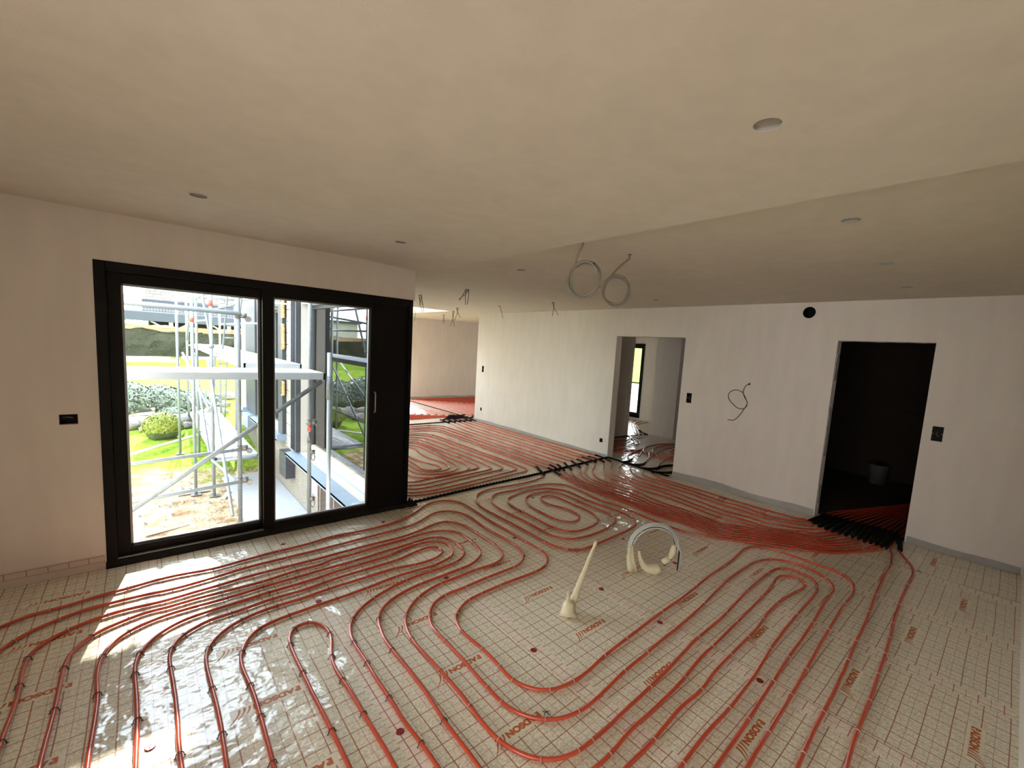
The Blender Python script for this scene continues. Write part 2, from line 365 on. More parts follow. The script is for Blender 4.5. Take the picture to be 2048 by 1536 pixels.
# chipped reveals of the two door openings
rv = MB()
for i in range(46):
    z = .02+i*.045; d = .012*abs(noise.noise(Vector((z*5, .3, 2))))+.004
    if noise.noise(Vector((z*3.1, 4, .2))) > -.08: rv.box(6.045+.03*rnd.random(), 6.15-.02*rnd.random(), 1.47-d, 1.474, z, z+.047)
rv.build('door_reveal', 'skim', wr); part(wr.children[-1], 'chipped grey plaster edge of the dark doorway')
lt = MB()
for i in range(20):
    y = .64+i*.0415; d = .006+.016*abs(noise.noise(Vector((y*6, 2, 2))))
    lt.box(6.036, 6.17, y, y+.043, 2.108-d, 2.11)
lt.build('lintel_edge', 'skim', wr)

# ------------------------------------------------------------------ sliding door in the window wall
win = struct(empty('window_1', (0, 0, 0)))
Y0, Y1 = 4.283, 4.41
f = MB(); f.box(-.235, -.175, Y0, Y1, 0, 2.225); f.box(-.175, 2.14, Y0, Y1, 2.16, 2.225); f.box(-.175, 2.14, Y0+.008, Y1, .0, .05)
f.box(2.10, 2.14, Y0-.004, Y1+.1, 0, 2.225)
bevel(f.build('frame', 'black', win), .003)
def sash(x0, x1, g, ya, yb, name='sash'):
    s_ = MB(); gx0, gx1, gz0, gz1 = g
    s_.box(x0, gx0, ya, yb, .05, 2.16); s_.box(gx1, x1, ya, yb, .05, 2.16); s_.box(gx0, gx1, ya, yb, .05, gz0); s_.box(gx0, gx1, ya, yb, gz1, 2.16)
    s = bevel(s_.build(name, 'black', win), .003)
    ym = (ya+yb)/2+.012
    bd = MB(); w = .014
    for a in ((gx0-.002, gx0+w, gz0, gz1), (gx1-w, gx1+.002, gz0, gz1), (gx0, gx1, gz0-.002, gz0+w), (gx0, gx1, gz1-w, gz1+.002)): bd.box(a[0], a[1], ym-.008, ym+.012, a[2], a[3])
    part(bd.build('glazing_bead', 'glassbead', s), 'thin grey glazing bead')
    part(bx('glass_pane', 'glass', gx0, gx1, ym, ym+.004, gz0, gz1, s), 'clear glass pane'); return s
sash(-.175, .815, (-.10, .765, .115, 2.085), 4.335, 4.385)
s2 = sash(.775, 1.80, (.858, 1.702, .10, 2.10), 4.288, 4.332)
part(bevel(bx('side_panel', 'black', 1.80, 2.10, 4.30, 4.36, .05, 2.16, win), .003), 'wide black panel between sash and wall corner')
hd = MB(); hd.tube([(1.752, 4.288, 1.065), (1.752, 4.262, 1.075), (1.752, 4.262, 1.26), (1.752, 4.288, 1.27)], .006, 8)
part(hd.build('handle', 'alu', s2), 'slim grey pull handle')
kb = MB(); cyl(kb, (1.755, 4.284, .97), (0, 1, 0), .012, .012, 16); part(kb.build('lock_button', 'blackgloss', s2), 'small round lock button')
tr_ = MB(); tr_.box(-.175, .78, 4.292, 4.297, .05, .058); tr_.box(-.175, .78, 4.322, 4.326, .05, .056)
part(tr_.build('sill_track', 'glassbead', win), 'grey metal running track')
rb = MB(); v = []; k = 40
for i in range(k+1):
    x = -.24+2.4*i/k; v += [(x, 4.289, .045+.012*noise.noise(Vector((x*5, 0, 0)))), (x, 4.262-.02*abs(noise.noise(Vector((x*7, 1, 0)))), .004)]
rb.add(v, [(2*i, 2*i+1, 2*i+3, 2*i+2) for i in range(k)]); rb.add([(a[0], a[1]+.004, a[2]-.003) for a in v], [(2*i, 2*i+2, 2*i+3, 2*i+1) for i in range(k)])
part(rb.build('membrane', 'felt', win), 'black sealing membrane under the door')
rg = MB()
for i in range(26):
    a = i/26; x = 2.06+.16*rnd.random(); y = 4.24+.12*rnd.random(); h_ = .02+.09*rnd.random()
    rg.add([(x-.03, y, .002), (x+.03, y-.01, .002), (x+.02*rnd.random(), y+.01, h_), (x, y+.03, .002)], [(0, 1, 2), (1, 3, 2), (3, 0, 2), (0, 3, 1)])
part(rg.build('ragged_membrane', 'felt', win), 'ragged black membrane at the wall corner')

# facade windows of the wing and the hall window
def facade_window(nm, y0, y1, z0, z1, x=2.115, split=None):
    w = struct(empty(nm)); f = MB(); t = .06
    f.box(x-.03, x+.04, y0, y0+t, z0, z1); f.box(x-.03, x+.04, y1-t, y1, z0, z1); f.box(x-.03, x+.04, y0+t, y1-t, z0, z0+t); f.box(x-.03, x+.04, y0+t, y1-t, z1-t, z1)
    if split: f.box(x-.03, x+.04, split-.04, split+.04, z0+t, z1-t)
    f.build('frame', 'anthracite', w); bx('glass_pane', 'glass2', x, x+.006, y0+t, y1-t, z0+t, z1-t, w); return w
w2 = facade_window('window_2', 4.75, 7.72, -.13, 2.28)
facade_window('window_3', 8.95, 11.1, -.02, 2.28, split=10.3); facade_window('window_4', 12.2, 12.75, -.02, 2.28)
w5 = struct(empty('window_5')); f = MB()
f.box(10.47, 10.56, 7.03, 7.11, .05, 2.13); f.box(10.47, 10.56, 8.12, 8.2, .05, 2.13); f.box(10.47, 10.56, 7.11, 8.12, .05, .19); f.box(10.47, 10.56, 7.11, 8.12, 2.0, 2.13)
f.build('frame', 'black', w5); bx('glass_pane', 'glass', 10.53, 10.534, 7.1, 8.13, .18, 2.01, w5)
# cladding, sills, block pier of the wing, all carried by the facade wall
M['sillalias'] = M['sill']  # second key for the same sill material
def sillpart(y0, y1, z):
    s = MB(); s.add([(1.76, y0, z-.04), (2.10, y0, z+.012), (2.10, y1, z+.012), (1.76, y1, z-.04), (1.76, y0, z-.07), (2.10, y0, z-.05), (2.10, y1, z-.05), (1.76, y1, z-.07)], [(0,3,2,1)[::-1],(4,5,6,7)[::-1],(0,1,5,4)[::-1],(1,2,6,5)[::-1],(2,3,7,6)[::-1],(3,0,4,7)[::-1]])
    s.box(1.76, 1.766, y0, y1, z-.09, z-.04); s.box(1.76, 2.1, y0-.012, y0, z-.07, z+.05)
    return part(s.build('window_sill', 'sill', fw_), 'blue-grey metal window sill')
sillpart(4.9, 8.0, -.13); sillpart(8.6, 11.2, -.03); sillpart(12.1, 12.9, -.03)
for y0, y1, z0, z1 in ((7.72, 8.05, -.12, 2.9), (8.62, 8.95, -.01, 2.9), (8.95, 9.42, 2.28, 2.9), (11.1, 12.2, -.02, 2.9), (4.62, 4.75, -.13, 2.9)):
    o = part(bevel(bx('cladding_panel', 'anthracite', 1.855, 1.93, y0, y1, z0, z1, fw_), .004), 'dark grey metal cladding panel')
for y in (7.80, 7.87, 7.95): bx('cladding_rib', 'anthracite', 1.84, 1.856, y, y+.012, -.1, 2.88, fw_)
bx('window_box', 'anthracite', 1.76, 1.93, 7.95, 8.4, -.62, -.2, fw_); part(fw_.children[-1], 'grey metal box under the sill end')
bx('window_box', 'sill', 1.74, 1.93, 11.3, 11.9, -.35, -.06, fw_); part(fw_.children[-1], 'pale metal box under the far sill')
for r in range(13):                                                # pale block pier between the panels
    z = -.18+r*.2
    for b_ in range(1 if r % 2 else 2):
        ya, yb = ((8.07, 8.60),) [0] if r % 2 else ((8.07, 8.33), (8.335, 8.60))[b_]
        bx('block', 'blockpale', 1.915, 1.935, ya, yb, z+.006, z+.194, fw_)
for r in range(4):                                                 # courses of blocks below the sills
    z = -1.0+r*.205
    y = 4.5+(.25 if r % 2 else 0)
    while y < 13.0:
        if y > 6.7 or r == 0: bx('block', 'block', 1.905, 1.935, y+.004, y+.496, z+.005, z+.2, fw_)
        y += .5
bx('mortar_bed', 'mortar', 1.91, 1.931, 4.48, 13.2, -1.0, -.17, fw_)
part(bx('shade_panel', 'browndark', 1.90, 1.925, 4.5, 6.68, -.79, -.2, fw_), 'dark brown panel standing for the shaded opening under the sill')  # shade below the sill put in as a dark panel
for y in (5.2, 5.9, 6.5): bx('panel_batten', 'block', 1.888, 1.90, y, y+.035, -.79, -.22, fw_)
fo = MB()
for (ya, za, zb) in ((8.61, 2.1, 2.5), (8.61, 1.55, 1.95), (8.61, .75, .95)):
    for i in range(14):
        z = za+(zb-za)*i/13; rr = .02+.02*rnd.random()
        cyl(fo, (1.86, ya-.02+.02*rnd.random(), z), (1, 0, 0), rr, .05, 7)
part(fo.build('foam_bead', 'expfoam', fw_), 'orange blobs of expanding foam')
pc = MB(); pts = []
for i in range(24):
    a = i/23*PI*.75; pts.append((1.74, 8.75+.55*math.sin(a)*1.0, 1.75+.62*math.cos(a)-.0))
pc.tube([(1.9, 8.3, 2.3)]+[(1.62, 8.3+.75*(i/12), 2.3-.75*(i/12)**2.2) for i in range(13)], .016, 8)
part(pc.build('roller_cable', 'white', fw_), 'curved pale hose sticking out of the wall')
# roof strip above the facade, seen at the top of the right pane
rf = MB(); rf.add([(1.5, 4.47, 2.72), (1.94, 4.47, 2.72), (1.94, 9.0, 2.72), (1.5, 9.0, 2.72), (1.5, 4.47, 2.80), (1.94, 4.47, 2.80), (1.94, 9.0, 2.80), (1.5, 9.0, 2.80)], [(0,3,2,1),(4,5,6,7),(0,1,5,4),(1,2,6,5),(2,3,7,6),(3,0,4,7)])
rf.build('roller_shutter_box', 'galv', fw_)

# ------------------------------------------------------------------ floor print
try:
    fc = bpy.data.curves.new('word', 'FONT'); fc.body = 'RADSON'; fc.size = .048; fc.extrude = 0; fc.offset = .0028; fc.space_character = 1.0
    fo_ = bpy.data.objects.new('word', fc); COL.objects.link(fo_)
    dg = bpy.context.evaluated_depsgraph_get(); dg.update()
    wm = bpy.data.meshes.new_from_object(fo_.evaluated_get(dg)); bpy.data.objects.remove(fo_)
    xs = [v.co.x for v in wm.vertices]; ys = [v.co.y for v in wm.vertices]; x0, x1, y0, y1 = min(xs), max(xs), min(ys), max(ys)
    V = []; F = []
    for v in wm.vertices: V.append(((v.co.x-x0)/(x1-x0)*.208, (v.co.y-y0)/(y1-y0)*.037, 0))
    for p in wm.polygons: F.append(tuple(p.vertices))
except Exception as e:
    V, F = [], []; print(e)
lg = MB(); lg.add(V, F)
for i in range(3):                                                 # three curved bars after the word
    xa = .215+i*.021; pts = []
    for j in range(9):
        t = j/8; pts.append((xa+.012*(1-t)**2*0+.030*t**3+.008*t*i, .034-(.036+.030+.012*i)*0-t*0, 0))
    L_, R_ = [], []
    for j in range(9):
        t = j/8; y = -.002+(.040+.028*i*.6)*t if False else .036-(.04+.02*i)*(1-t)*1.0
        y = .0+(.044+.016*i)*t; x = xa+.02*t**2*(1+.8*i); w_ = .011*(1-.55*t)
        L_.append((x, y, 0)); R_.append((x+w_, y, 0))
    lg.add(L_+R_, [(j, 9+j, 10+j, j+1) for j in range(8)])
lgm = lg.mesh('printed_word'); lgm.materials.append(M['print'])
pt = MB(); pt.add([(-.02, -.014, -.0004), (.30, -.014, -.0004), (.30, .052, -.0004), (-.02, .052, -.0004)], [(0, 1, 2, 3)]); ptm = pt.mesh('unprinted_patch'); ptm.materials.append(M['patch'])
first = None
for ci, (xc, ph) in enumerate(((-1.175, .30), (-.305, .415), (.565, .242), (1.435, .386), (2.305, .173), (3.170, .470), (4.06, .32), (4.94, .12), (5.80, .38))):
    for k in range(-1, 26):
        y = ph+.5068*k
        lim = 4.2 if xc < 2.2 else 12.6
        if y < -.1 or y > lim: continue
        if y > 8.4 and k % 2: continue
        o = link('printed_word', lgm, None, floor); o.location = (xc, y, .0016); o.rotation_euler = (0, 0, PI)
        o = link('unprinted_patch', ptm, None, floor); o.location = (xc, y, .0014); o.rotation_euler = (0, 0, PI)

# ------------------------------------------------------------------ heating pipes
PIPES={
 'p1':('-706 3675','44 41 49 34 54 26 59 10 59 3 60 7 58 13 59 13 59 8 60 6 59 8 59 10 60 8 59 3 60 -2 60 -8 59 -10 59 -8 60 -1 60 6 59 9 59 7 60 7 59 6 60 5 60 4 60 1 60 1 60 3 59 5 59 10 59 12 59 10 60 3 60 -4 59 -9 60 -7 59 -4 60 -1 60 1 60 1 60 5 58 13 57 18 57 20 55 23 54 26 52 30 50 32 49 35 48 36 49 34 54 26 58 16 59 6 60 -6 56 -20 47 -37 34 -49 21 -56 9 -59 1 -60 -1 -60 -4 -60 -5 -59 -4 -60 -6 -60 -5 -59 -5 -60 -3 -60 0 -60 0 -60 0 -60 0 -60 0 -60 -1 -60 0 -59 -3 -60 -5 -60 -5 -60 0 -60 1 -60 -2 -59 -11 -59 -21 -56 -32 -51 -42 -42 -51 -31 -57 -19 -59 -11 -60 -4 -60 0 -59 3 -60 1 -60 1 -60 0 -60 -2 -60 -3 -60 -3 -59 -5 -60 -7 -58 -16 -53 -27 -49 -35 -41 -43 -28 -53 -16 -58 -5 -59 2 -60 5 -60 3 -60 0 -60 -2 -59 -5 -60 -4 -60 2 -60 16 -57 29 -53 41 -43 52 -30 58 -15 59 -8 60 -2 60 3 59 7 59 9 60 7 60 5 59 5 60 3 60 4 60 3 60 3 60 4 59 3 60 3 60 3 60 3 60 2 60 3 59 2 60 3 60 3 60 3 60 4 60 4 59 4 60 5 60 4 60 4 60 3 59 3 60 3 60 2 60 1 60 2 60 2 60 1 60 3 59 3 60 6 60 7 59 7 60 7 59 5 60 -3 58 -15 52 -28 42 -43 28 -53 19 -57 10 -59 1 -60 -2 -60 -1 -59 0 -60 0 -60 -1 -60 -6 -60 -18 -57 -35 -48 -48 -36 -55 -24 -57 -17 -58 -13 -60 -8 -60 -3 -60 1 -59 1 -60 1 -60 -1 -60 -3 -60 -3 -60 -3 -60 -3 -60 -3 -59 -2 -60 -3 -60 -3 -60 -2 -60 -3 -60 -3 -60 -4 -59 -3 -60 -4 -60 -3 -60 -4 -60 -4 -59 -3 -60 -3 -60 -4 -60 -3 -60 -2 -60 -3 -60 -3 -59 -2 -60 -2 -60 -3 -60 -2 -60 -2 -60 -2 -60 -2 -60 -4'),
 'p2':('-656 3377','31 51 31 52 34 50 41 43 49 35 53 28 55 23 59 15 59 6 60 2 61 1 60 -1 60 -4 59 -8 60 -4 60 1 60 6 60 6 59 9 60 9 59 11 59 8 60 6 60 2 60 1 60 1 60 0 60 0 61 0 60 0 60 1 60 2 60 3 60 2 60 3 60 2 60 3 60 2 60 2 60 3 60 2 60 3 60 2 60 4 60 9 57 17 56 23 54 26 53 28 53 29 54 26 58 16 59 -1 57 -21 46 -37 34 -49 23 -56 15 -58 6 -60 -2 -60 -6 -60 -7 -59 -7 -60 -5 -60 -2 -60 -1 -60 1 -60 2 -60 2 -60 0 -60 0 -60 -4 -60 -8 -60 -16 -58 -25 -54 -37 -48 -46 -38 -52 -30 -58 -16 -60 -5 -60 -1 -60 -2 -60 -1 -60 -3 -60 -3 -60 -5 -60 -5 -60 -3 -60 -1 -60 -3 -59 -10 -55 -23 -49 -35 -41 -43 -32 -51 -24 -55 -14 -59 -4 -59 1 -61 1 -60 -1 -60 -1 -60 -1 -60 -3 -60 -3 -60 -3 -60 0 -60 -1 -60 2 -60 10 -59 22 -56 31 -51 41 -45 49 -34 56 -22 58 -12 60 -5 60 1 60 5 60 7 60 7 59 7 60 5 60 4 60 3 60 2 60 3 60 4 60 3 60 3 60 3 60 1 61 2 60 3 60 4 59 4 60 5 60 5 60 5 60 5 60 6 60 7 59 6 60 7 60 7 59 6 60 5 60 5 60 3 60 2 60 1 61 0 60 0 60 0 60 -1 60 0 60 -1 60 -6 59 -12 57 -19 54 -24 50 -34 37 -47 24 -55 14 -58 2 -60 -14 -59 -25 -54 -33 -50 -41 -44 -50 -33 -54 -25 -58 -15 -60 -3 -60 1 -61 -2 -59 -3 -60 -5 -60 -5 -60 -4 -60 -5 -60 -5 -60 -4 -60 -3 -60 -3 -60 -3 -60 -3 -60 -3 -60 -3 -60 -2 -60 -2 -60 -2 -60 -2 -60 -4 -60 -3 -60 -4 -60 -4 -60 -3 -60 -3 -60 -3 -60 -3 -60 -3 -60 -5 -60 -4 -60 -3 -60 -3 -60 -3 -60 -3 -60 -2 -60 -3 -60 -2'),
 'p3':('-496 2561','4 60 0 60 1 60 2 60 1 60 0 59 -2 60 -4 60 -3 60 -4 60 -1 60 5 59 15 58 27 53 39 45 48 36 53 28 57 21 58 14 59 6 60 0 60 -7 59 -4 60 1 60 5 59 6 60 4 60 4 60 5 59 8 59 6 60 4 60 1 60 0 60 0 60 -1 60 0 60 -1 59 -1 60 1 60 2 60 3 60 3 60 2 60 2 59 0 60 1 60 -1 60 -1 60 -2 60 1 60 3 59 8 59 12 58 15 57 17 57 20 57 18 59 9 59 -8 51 -30 38 -46 23 -55 15 -58 8 -60 1 -60 -2 -59 -1 -60 -1 -60 -1 -60 -2 -60 -4 -60 -6 -59 -11 -59 -17 -58 -30 -51 -45 -39 -53 -27 -59 -12 -59 0 -60 3 -60 2 -60 -3 -60 -5 -59 -4 -60 -1 -60 -3 -59 -8 -58 -14 -57 -20 -55 -24 -51 -30 -48 -36 -44 -41 -38 -46 -29 -53 -21 -56 -14 -58 -9 -59 -4 -60 0 -60 2 -60 2 -59 3 -60 1 -60 1 -60 0 -60 -1 -60 -3 -60 -4 -59 -4 -60 -1 -60 2 -60 10 -59 19 -57 26 -53 37 -48 47 -37 54 -24 58 -14 60 -4 60 -1 60 1 60 2 59 5 60 3 60 3 60 2 60 3 59 3 60 4 60 4 60 4 59 5 60 5 60 6 59 5 60 6 60 6 59 4 60 3 60 1 60 0 60 0 60 1 59 2 60 3 60 4 60 5 59 5 60 6 60 5 59 5 60 5 60 4 60 3 59 2 60 2 60 2 60 1 60 1 60 0 60 0 60 -2 59 -8 56 -20 48 -35 27 -53 0 -59 -22 -56 -39 -45 -49 -34 -54 -24 -58 -15 -60 -7 -60 -3 -59 -3 -60 -1 -60 -2 -60 -1 -60 -1 -60 -1 -60 -1 -60 -2 -59 -2 -60 -2 -60 -2 -60 -3 -60 -3 -60 -3 -59 -3 -60 -4 -60 -5 -59 -6 -60 -6 -60 -6 -59 -6 -60 -5 -60 -3 -60 -3 -59 -3 -60 -3 -60 -3 -60 -2 -60 0 -60 1 -59 1 -60 0 -60 -2 -60 -2 -60 -3 -60 -4'),
 'p4':('-354 2388','0 60 1 60 1 60 2 61 1 60 2 60 0 60 -1 60 0 60 -1 60 1 60 2 60 7 60 17 57 28 54 34 49 46 38 54 27 56 22 58 16 60 4 60 -3 60 3 60 5 60 2 60 -1 60 -1 60 -2 60 -2 60 -2 60 2 60 6 59 10 60 9 60 4 60 -2 60 -2 59 6 58 18 59 7 61 -1 60 0 60 3 59 6 60 6 60 5 60 3 60 2 60 2 60 3 60 4 60 5 60 4 60 1 60 -6 57 -20 50 -32 42 -43 27 -54 11 -58 1 -60 -5 -60 -7 -60 -7 -60 -10 -59 -18 -57 -30 -52 -43 -42 -50 -33 -54 -27 -57 -17 -60 -7 -60 -4 -60 -3 -60 -3 -60 -3 -60 -3 -60 -4 -60 -7 -59 -12 -58 -15 -57 -18 -55 -25 -51 -31 -45 -40 -36 -48 -25 -55 -16 -57 -13 -59 -10 -59 -4 -60 -1 -60 1 -60 1 -61 2 -60 0 -60 0 -60 0 -60 -3 -60 -3 -60 -5 -60 -4 -60 -2 -60 1 -60 0 -60 -1 -60 -1 -60'),
 'p5':('-211 2277','0 60 1 59 2 60 2 60 1 60 1 60 0 60 -2 60 -4 60 -4 60 -2 59 2 60 6 60 12 59 20 56 30 52 43 42 51 30 56 22 58 16 59 8 60 3 60 0 60 -1 60 -1 59 3 60 4 60 6 60 4 59 3 60 2 60 2 60 2 60 3 60 2 60 2 60 1 60 0 60 0 60 2 59 5 60 5 60 6 59 5 60 3 60 2 60 5 60 6 59 7 60 6 60 0 59 -9 52 -28 35 -48 20 -56 9 -60 1 -59 -7 -60 -16 -58 -28 -53 -41 -43 -50 -32 -56 -22 -59 -9 -60 -1 -60 0 -60 -1 -60 -3 -60 -3 -59 -5 -60 -10 -58 -14 -57 -18 -57 -19 -56 -21 -54 -26 -52 -29 -49 -35 -43 -42 -36 -48 -27 -53 -18 -57 -11 -59 -5 -60 -1 -60 1 -60 -1 -59 -2 -60 -3 -60 0 -60 1 -60 0 -60 -1 -60 -2 -60 0 -60 2 -60 4 -59 2 -60 2 -60 0 -60'),
 'p6':('-65 2163','1 60 1 60 1 59 0 60 1 60 -1 60 -1 60 -2 60 -2 59 -3 60 -2 60 0 60 5 59 14 58 24 55 32 51 39 45 47 37 53 27 58 15 60 6 59 5 60 6 59 5 60 4 60 4 60 3 59 1 60 1 60 1 60 2 60 2 59 7 59 10 60 5 59 2 60 1 60 3 60 3 60 3 59 2 60 5 58 12 58 16 58 16 58 12 60 5 59 -6 57 -18 49 -34 34 -49 13 -58 -6 -59 -21 -56 -34 -49 -47 -37 -56 -22 -57 -15 -59 -10 -60 -2 -60 4 -59 4 -60 3 -60 -1 -60 -4 -59 -6 -60 -8 -59 -7 -59 -6 -60 -5 -60 -5 -60 -2 -59 -2 -60 -3 -60 -4 -60 -3 -59 -3 -60 -7 -58 -12 -55 -23 -46 -38 -34 -49 -24 -55 -18 -57 -8 -59 -1 -60 3 -60 4 -59 4 -60 2 -60 0 -60 0 -60 -1 -59 -1 -60 -1 -60 -1 -60 -2 -60 -3 -59'),
 'p7':('76 2053','-2 59 0 60 0 60 2 60 1 59 0 60 0 60 0 59 -2 60 -1 60 -3 60 -2 59 -2 60 3 60 11 58 22 56 35 48 48 36 52 28 58 16 59 3 60 4 59 7 59 9 59 7 60 2 60 -1 60 -2 59 2 60 7 59 8 59 6 60 6 59 3 60 2 60 1 59 1 60 1 60 -1 59 1 60 7 58 14 57 17 58 15 59 10 59 4 56 -20 27 -51 -13 -58 -39 -44 -53 -26 -59 -14 -59 -4 -60 2 -59 10 -58 13 -59 10 -59 3 -60 -1 -60 -2 -59 -2 -60 0 -60 -1 -59 0 -60 -2 -60 -4 -59 -7 -59 -6 -60 -2 -60 1 -60 0 -59 -4 -59 -9 -58 -15 -55 -22 -51 -31 -44 -41 -36 -47 -26 -54 -16 -57 -6 -59 -1 -60 1 -60 2 -60 1 -59 2 -60 2 -60 1 -59 0 -60 -1 -60 -2 -59 -1 -60 -2 -60 -1 -60'),
 'hp':('605 1641','0 60 0 60 0 61 -1 60 -1 60 -1 61 -1 60 -2 61 -1 60 0 60 0 61 0 60 -1 60 0 61 1 60 3 61 10 59 23 56 44 39 58 -1 43 -41 23 -55 8 -60 -4 -60 -14 -59 -19 -57 -17 -58 -10 -60 -4 -60 1 -60 3 -61 2 -60 2 -60 1 -61 0 -60 1 -61 2 -60 1 -60 1 -61 -1 -60 -2 -60'),
 'p8':('1406 1017','60 -2 60 2 60 5 59 7 60 5 60 2 60 0 61 0 60 1 60 2 60 2 60 3 60 4 60 5 59 7 60 7 60 6 59 5 61 3 60 2 60 2 60 2 60 2 60 2 60 3 60 3 60 2 60 3 60 2 60 3 60 2 60 3 60 3 60 3 60 3 60 3 60 4 60 5 60 6 59 6 60 9 59 9 60 1 58 -14 47 -36 20 -55 -26 -53 -52 -29 -59 -8 -60 5 -59 10 -60 9 -59 7 -60 6 -60 5 -60 3 -60 1 -60 0 -60 -2 -60 -4 -60 -5 -60 -7 -60 -5 -59 -6 -60 -3 -60 -1 -60 -1 -61 -1 -60 -1 -60 -1 -60 -1 -60 -1 -60 -1 -60 -3 -60 -4 -59 -7 -60 -8 -60 -4 -60 1 -60 4 -60 2 -60 -1 -60 -4 -60 -5 -60 -5 -60 -5 -60 -2 -60 0 -60 0 -60 -1'),
 'p10':('5597 679','-59 -15 -58 -13 -59 -11 -59 -9 -60 -8 -59 -8 -60 -8 -60 -5 -60 -2 -60 -1 -60 -1 -60 -1 -59 -2 -60 -2 -60 -3 -60 -2 -60 -3 -60 -3 -60 -3 -60 -3 -60 -3 -60 -4 -60 -4 -59 -5 -60 -5 -60 -4 -60 -5 -60 -4 -60 -5 -59 -4 -60 -3 -60 -3 -60 -3 -60 -1 -60 -2 -60 -3 -60 -4 -60 -4 -60 -4 -60 -4 -60 -3 -59 -3 -60 -2 -60 -3 -60 -4 -60 -3 -60 -3 -60 -1 -60 -2 -60 -1 -60 -2 -60 -1 -60 -2 -60 -3 -60 -3 -60 -4 -60 -3 -59 -4'),
 'p11':('5627 613','-56 -23 -55 -22 -55 -23 -55 -24 -55 -24 -56 -20 -58 -15 -59 -11 -59 -6 -60 -3 -60 -1 -60 -1 -59 -1 -60 -1 -60 -1 -60 -2 -60 -1 -59 -2 -60 -1 -60 -2 -60 -2 -59 -2 -60 -3 -60 -3 -59 -3 -60 -3 -60 -4 -59 -4 -60 -4 -60 -5 -59 -5 -60 -5 -59 -4 -60 -4 -60 -4 -59 -4 -60 -3 -60 -4 -60 -2 -59 -3 -60 -3 -60 -3 -59 -3 -60 -3 -60 -3 -60 -2 -59 -2 -60 -2 -60 -2 -60 -1 -59 -2 -60 -2 -60 -3 -60 -5 -59 -5 -60 -6'),
 'spiral':('4305 4384','-45 -39 -50 -33 -55 -24 -58 -18 -59 -12 -59 -9 -60 -6 -60 -6 -60 -4 -60 -2 -60 1 -60 3 -60 7 -59 7 -60 7 -60 5 -60 2 -60 -2 -60 -6 -59 -12 -57 -19 -52 -28 -48 -36 -42 -44 -36 -47 -32 -51 -28 -53 -20 -57 -14 -58 -8 -60 -5 -60 -1 -60 0 -60 1 -60 0 -60 1 -60 0 -60 1 -60 1 -60 0 -60 0 -61 -1 -60 -1 -60 -2 -60 -2 -60 -1 -60 -1 -60 3 -60 10 -59 19 -57 31 -51 44 -41 51 -30 58 -17 60 -5 60 3 59 6 60 4 60 4 60 2 60 3 60 3 60 4 60 3 60 5 60 5 60 8 58 12 56 23 49 34 40 45 28 53 17 58 9 59 4 60 1 60 -2 60 -4 60 -4 60 -4 60 -3 60 -2 60 0 60 3 60 6 60 7 60 7 59 5 60 -2 60 -14 59 -26 53 -35 49 -40 45 -48 35 -57 21 -58 12 -60 7 -60 3 -60 -2 -60 -6 -59 -9 -59 -11 -59 -13 -57 -17 -54 -27 -47 -38 -36 -47 -26 -55 -18 -57 -11 -59 -6 -60 -3 -60 -2 -60 -1 -60 -1 -60 -1 -60 -3 -60 -4 -60 -3 -60 1 -60 6 -60 12 -59 22 -55 36 -49 51 -30 58 -13 60 -3 60 3 60 6 59 10 58 16 54 27 44 40 33 50 25 55 18 57 11 59 7 60 2 60 0 60 1 60 2 60 3 60 4 60 3 60 -6 60 -27 52 -50 33 -59 2 -52 -29 -37 -47 -21 -56 -7 -59 6 -60 16 -58 21 -56 19 -57 10 -59 1 -61 -7 -59 -19 -57 -37 -47 -49 -34 -58 -16 -58 9 -49 35 -31 50 -15 58 -5 60 -1 60 2 60 3 60 4 60 6 60 10 59 14 59 21 56 28 53 37 47 45 40 51 31 57 20 59 11 60 1 59 -8 57 -18 53 -28 45 -40 30 -52 15 -58 4 -60 0 -60 -3 -60 -5 -60 -5 -60 -4 -60 -2 -60 -1 -60 -1 -60 0 -60 -1 -60 -2 -60 -9 -59 -23 -56 -35 -48 -45 -40 -53 -28 -57 -20 -58 -14 -59 -11 -60 -8 -60 -5 -60 -3 -60 0 -60 2 -60 5 -59 10 -58 17 -53 27 -44 40 -31 52 -14 58 -4 60 2 60 4 60 3 60 3 60 1 60 0 60 -1 60 -1 60 -1 60 -1 60 -1 60 -2 60 3 60 8 60 13 59 18 57 26 54 35 49 41 44 45 39 52 30 58 15 60 1 60 -5 60 -5 60 -1 60 2 60 5 60 4 60 2 60 -1 60 -4 60 -6 59 -9 58 -15 56 -22 51 -32 46 -38 39 -46 22 -55 2 -60 -4 -60 -5 -60 -5 -60 -6 -60 -6 -60 -9 -59 -9 -59 -9 -60 -6 -60 0 -60 3 -60 6 -59 6 -60 4 -60 0 -60 -3 -60 -4 -60 -5 -60 -5 -60 -4 -60 -3 -60 -3 -60 -1 -60 -2 -60 0 -60 3 -60 9 -59 15 -59 20 -56 23 -56 27 -53 31 -52 33 -50 35 -49 34 -49 34 -50 34 -50 34 -49 34 -50 34 -49 35 -49 36 -48 36 -48 37 -48 37 -47 38 -46 39 -46 40 -45 40 -45 42 -43 45 -39 50 -35 52 -30 53 -28 53 -27 54 -27 53 -28 53 -28 55 -25 57 -20 58 -14 59 -11 59 -9'),
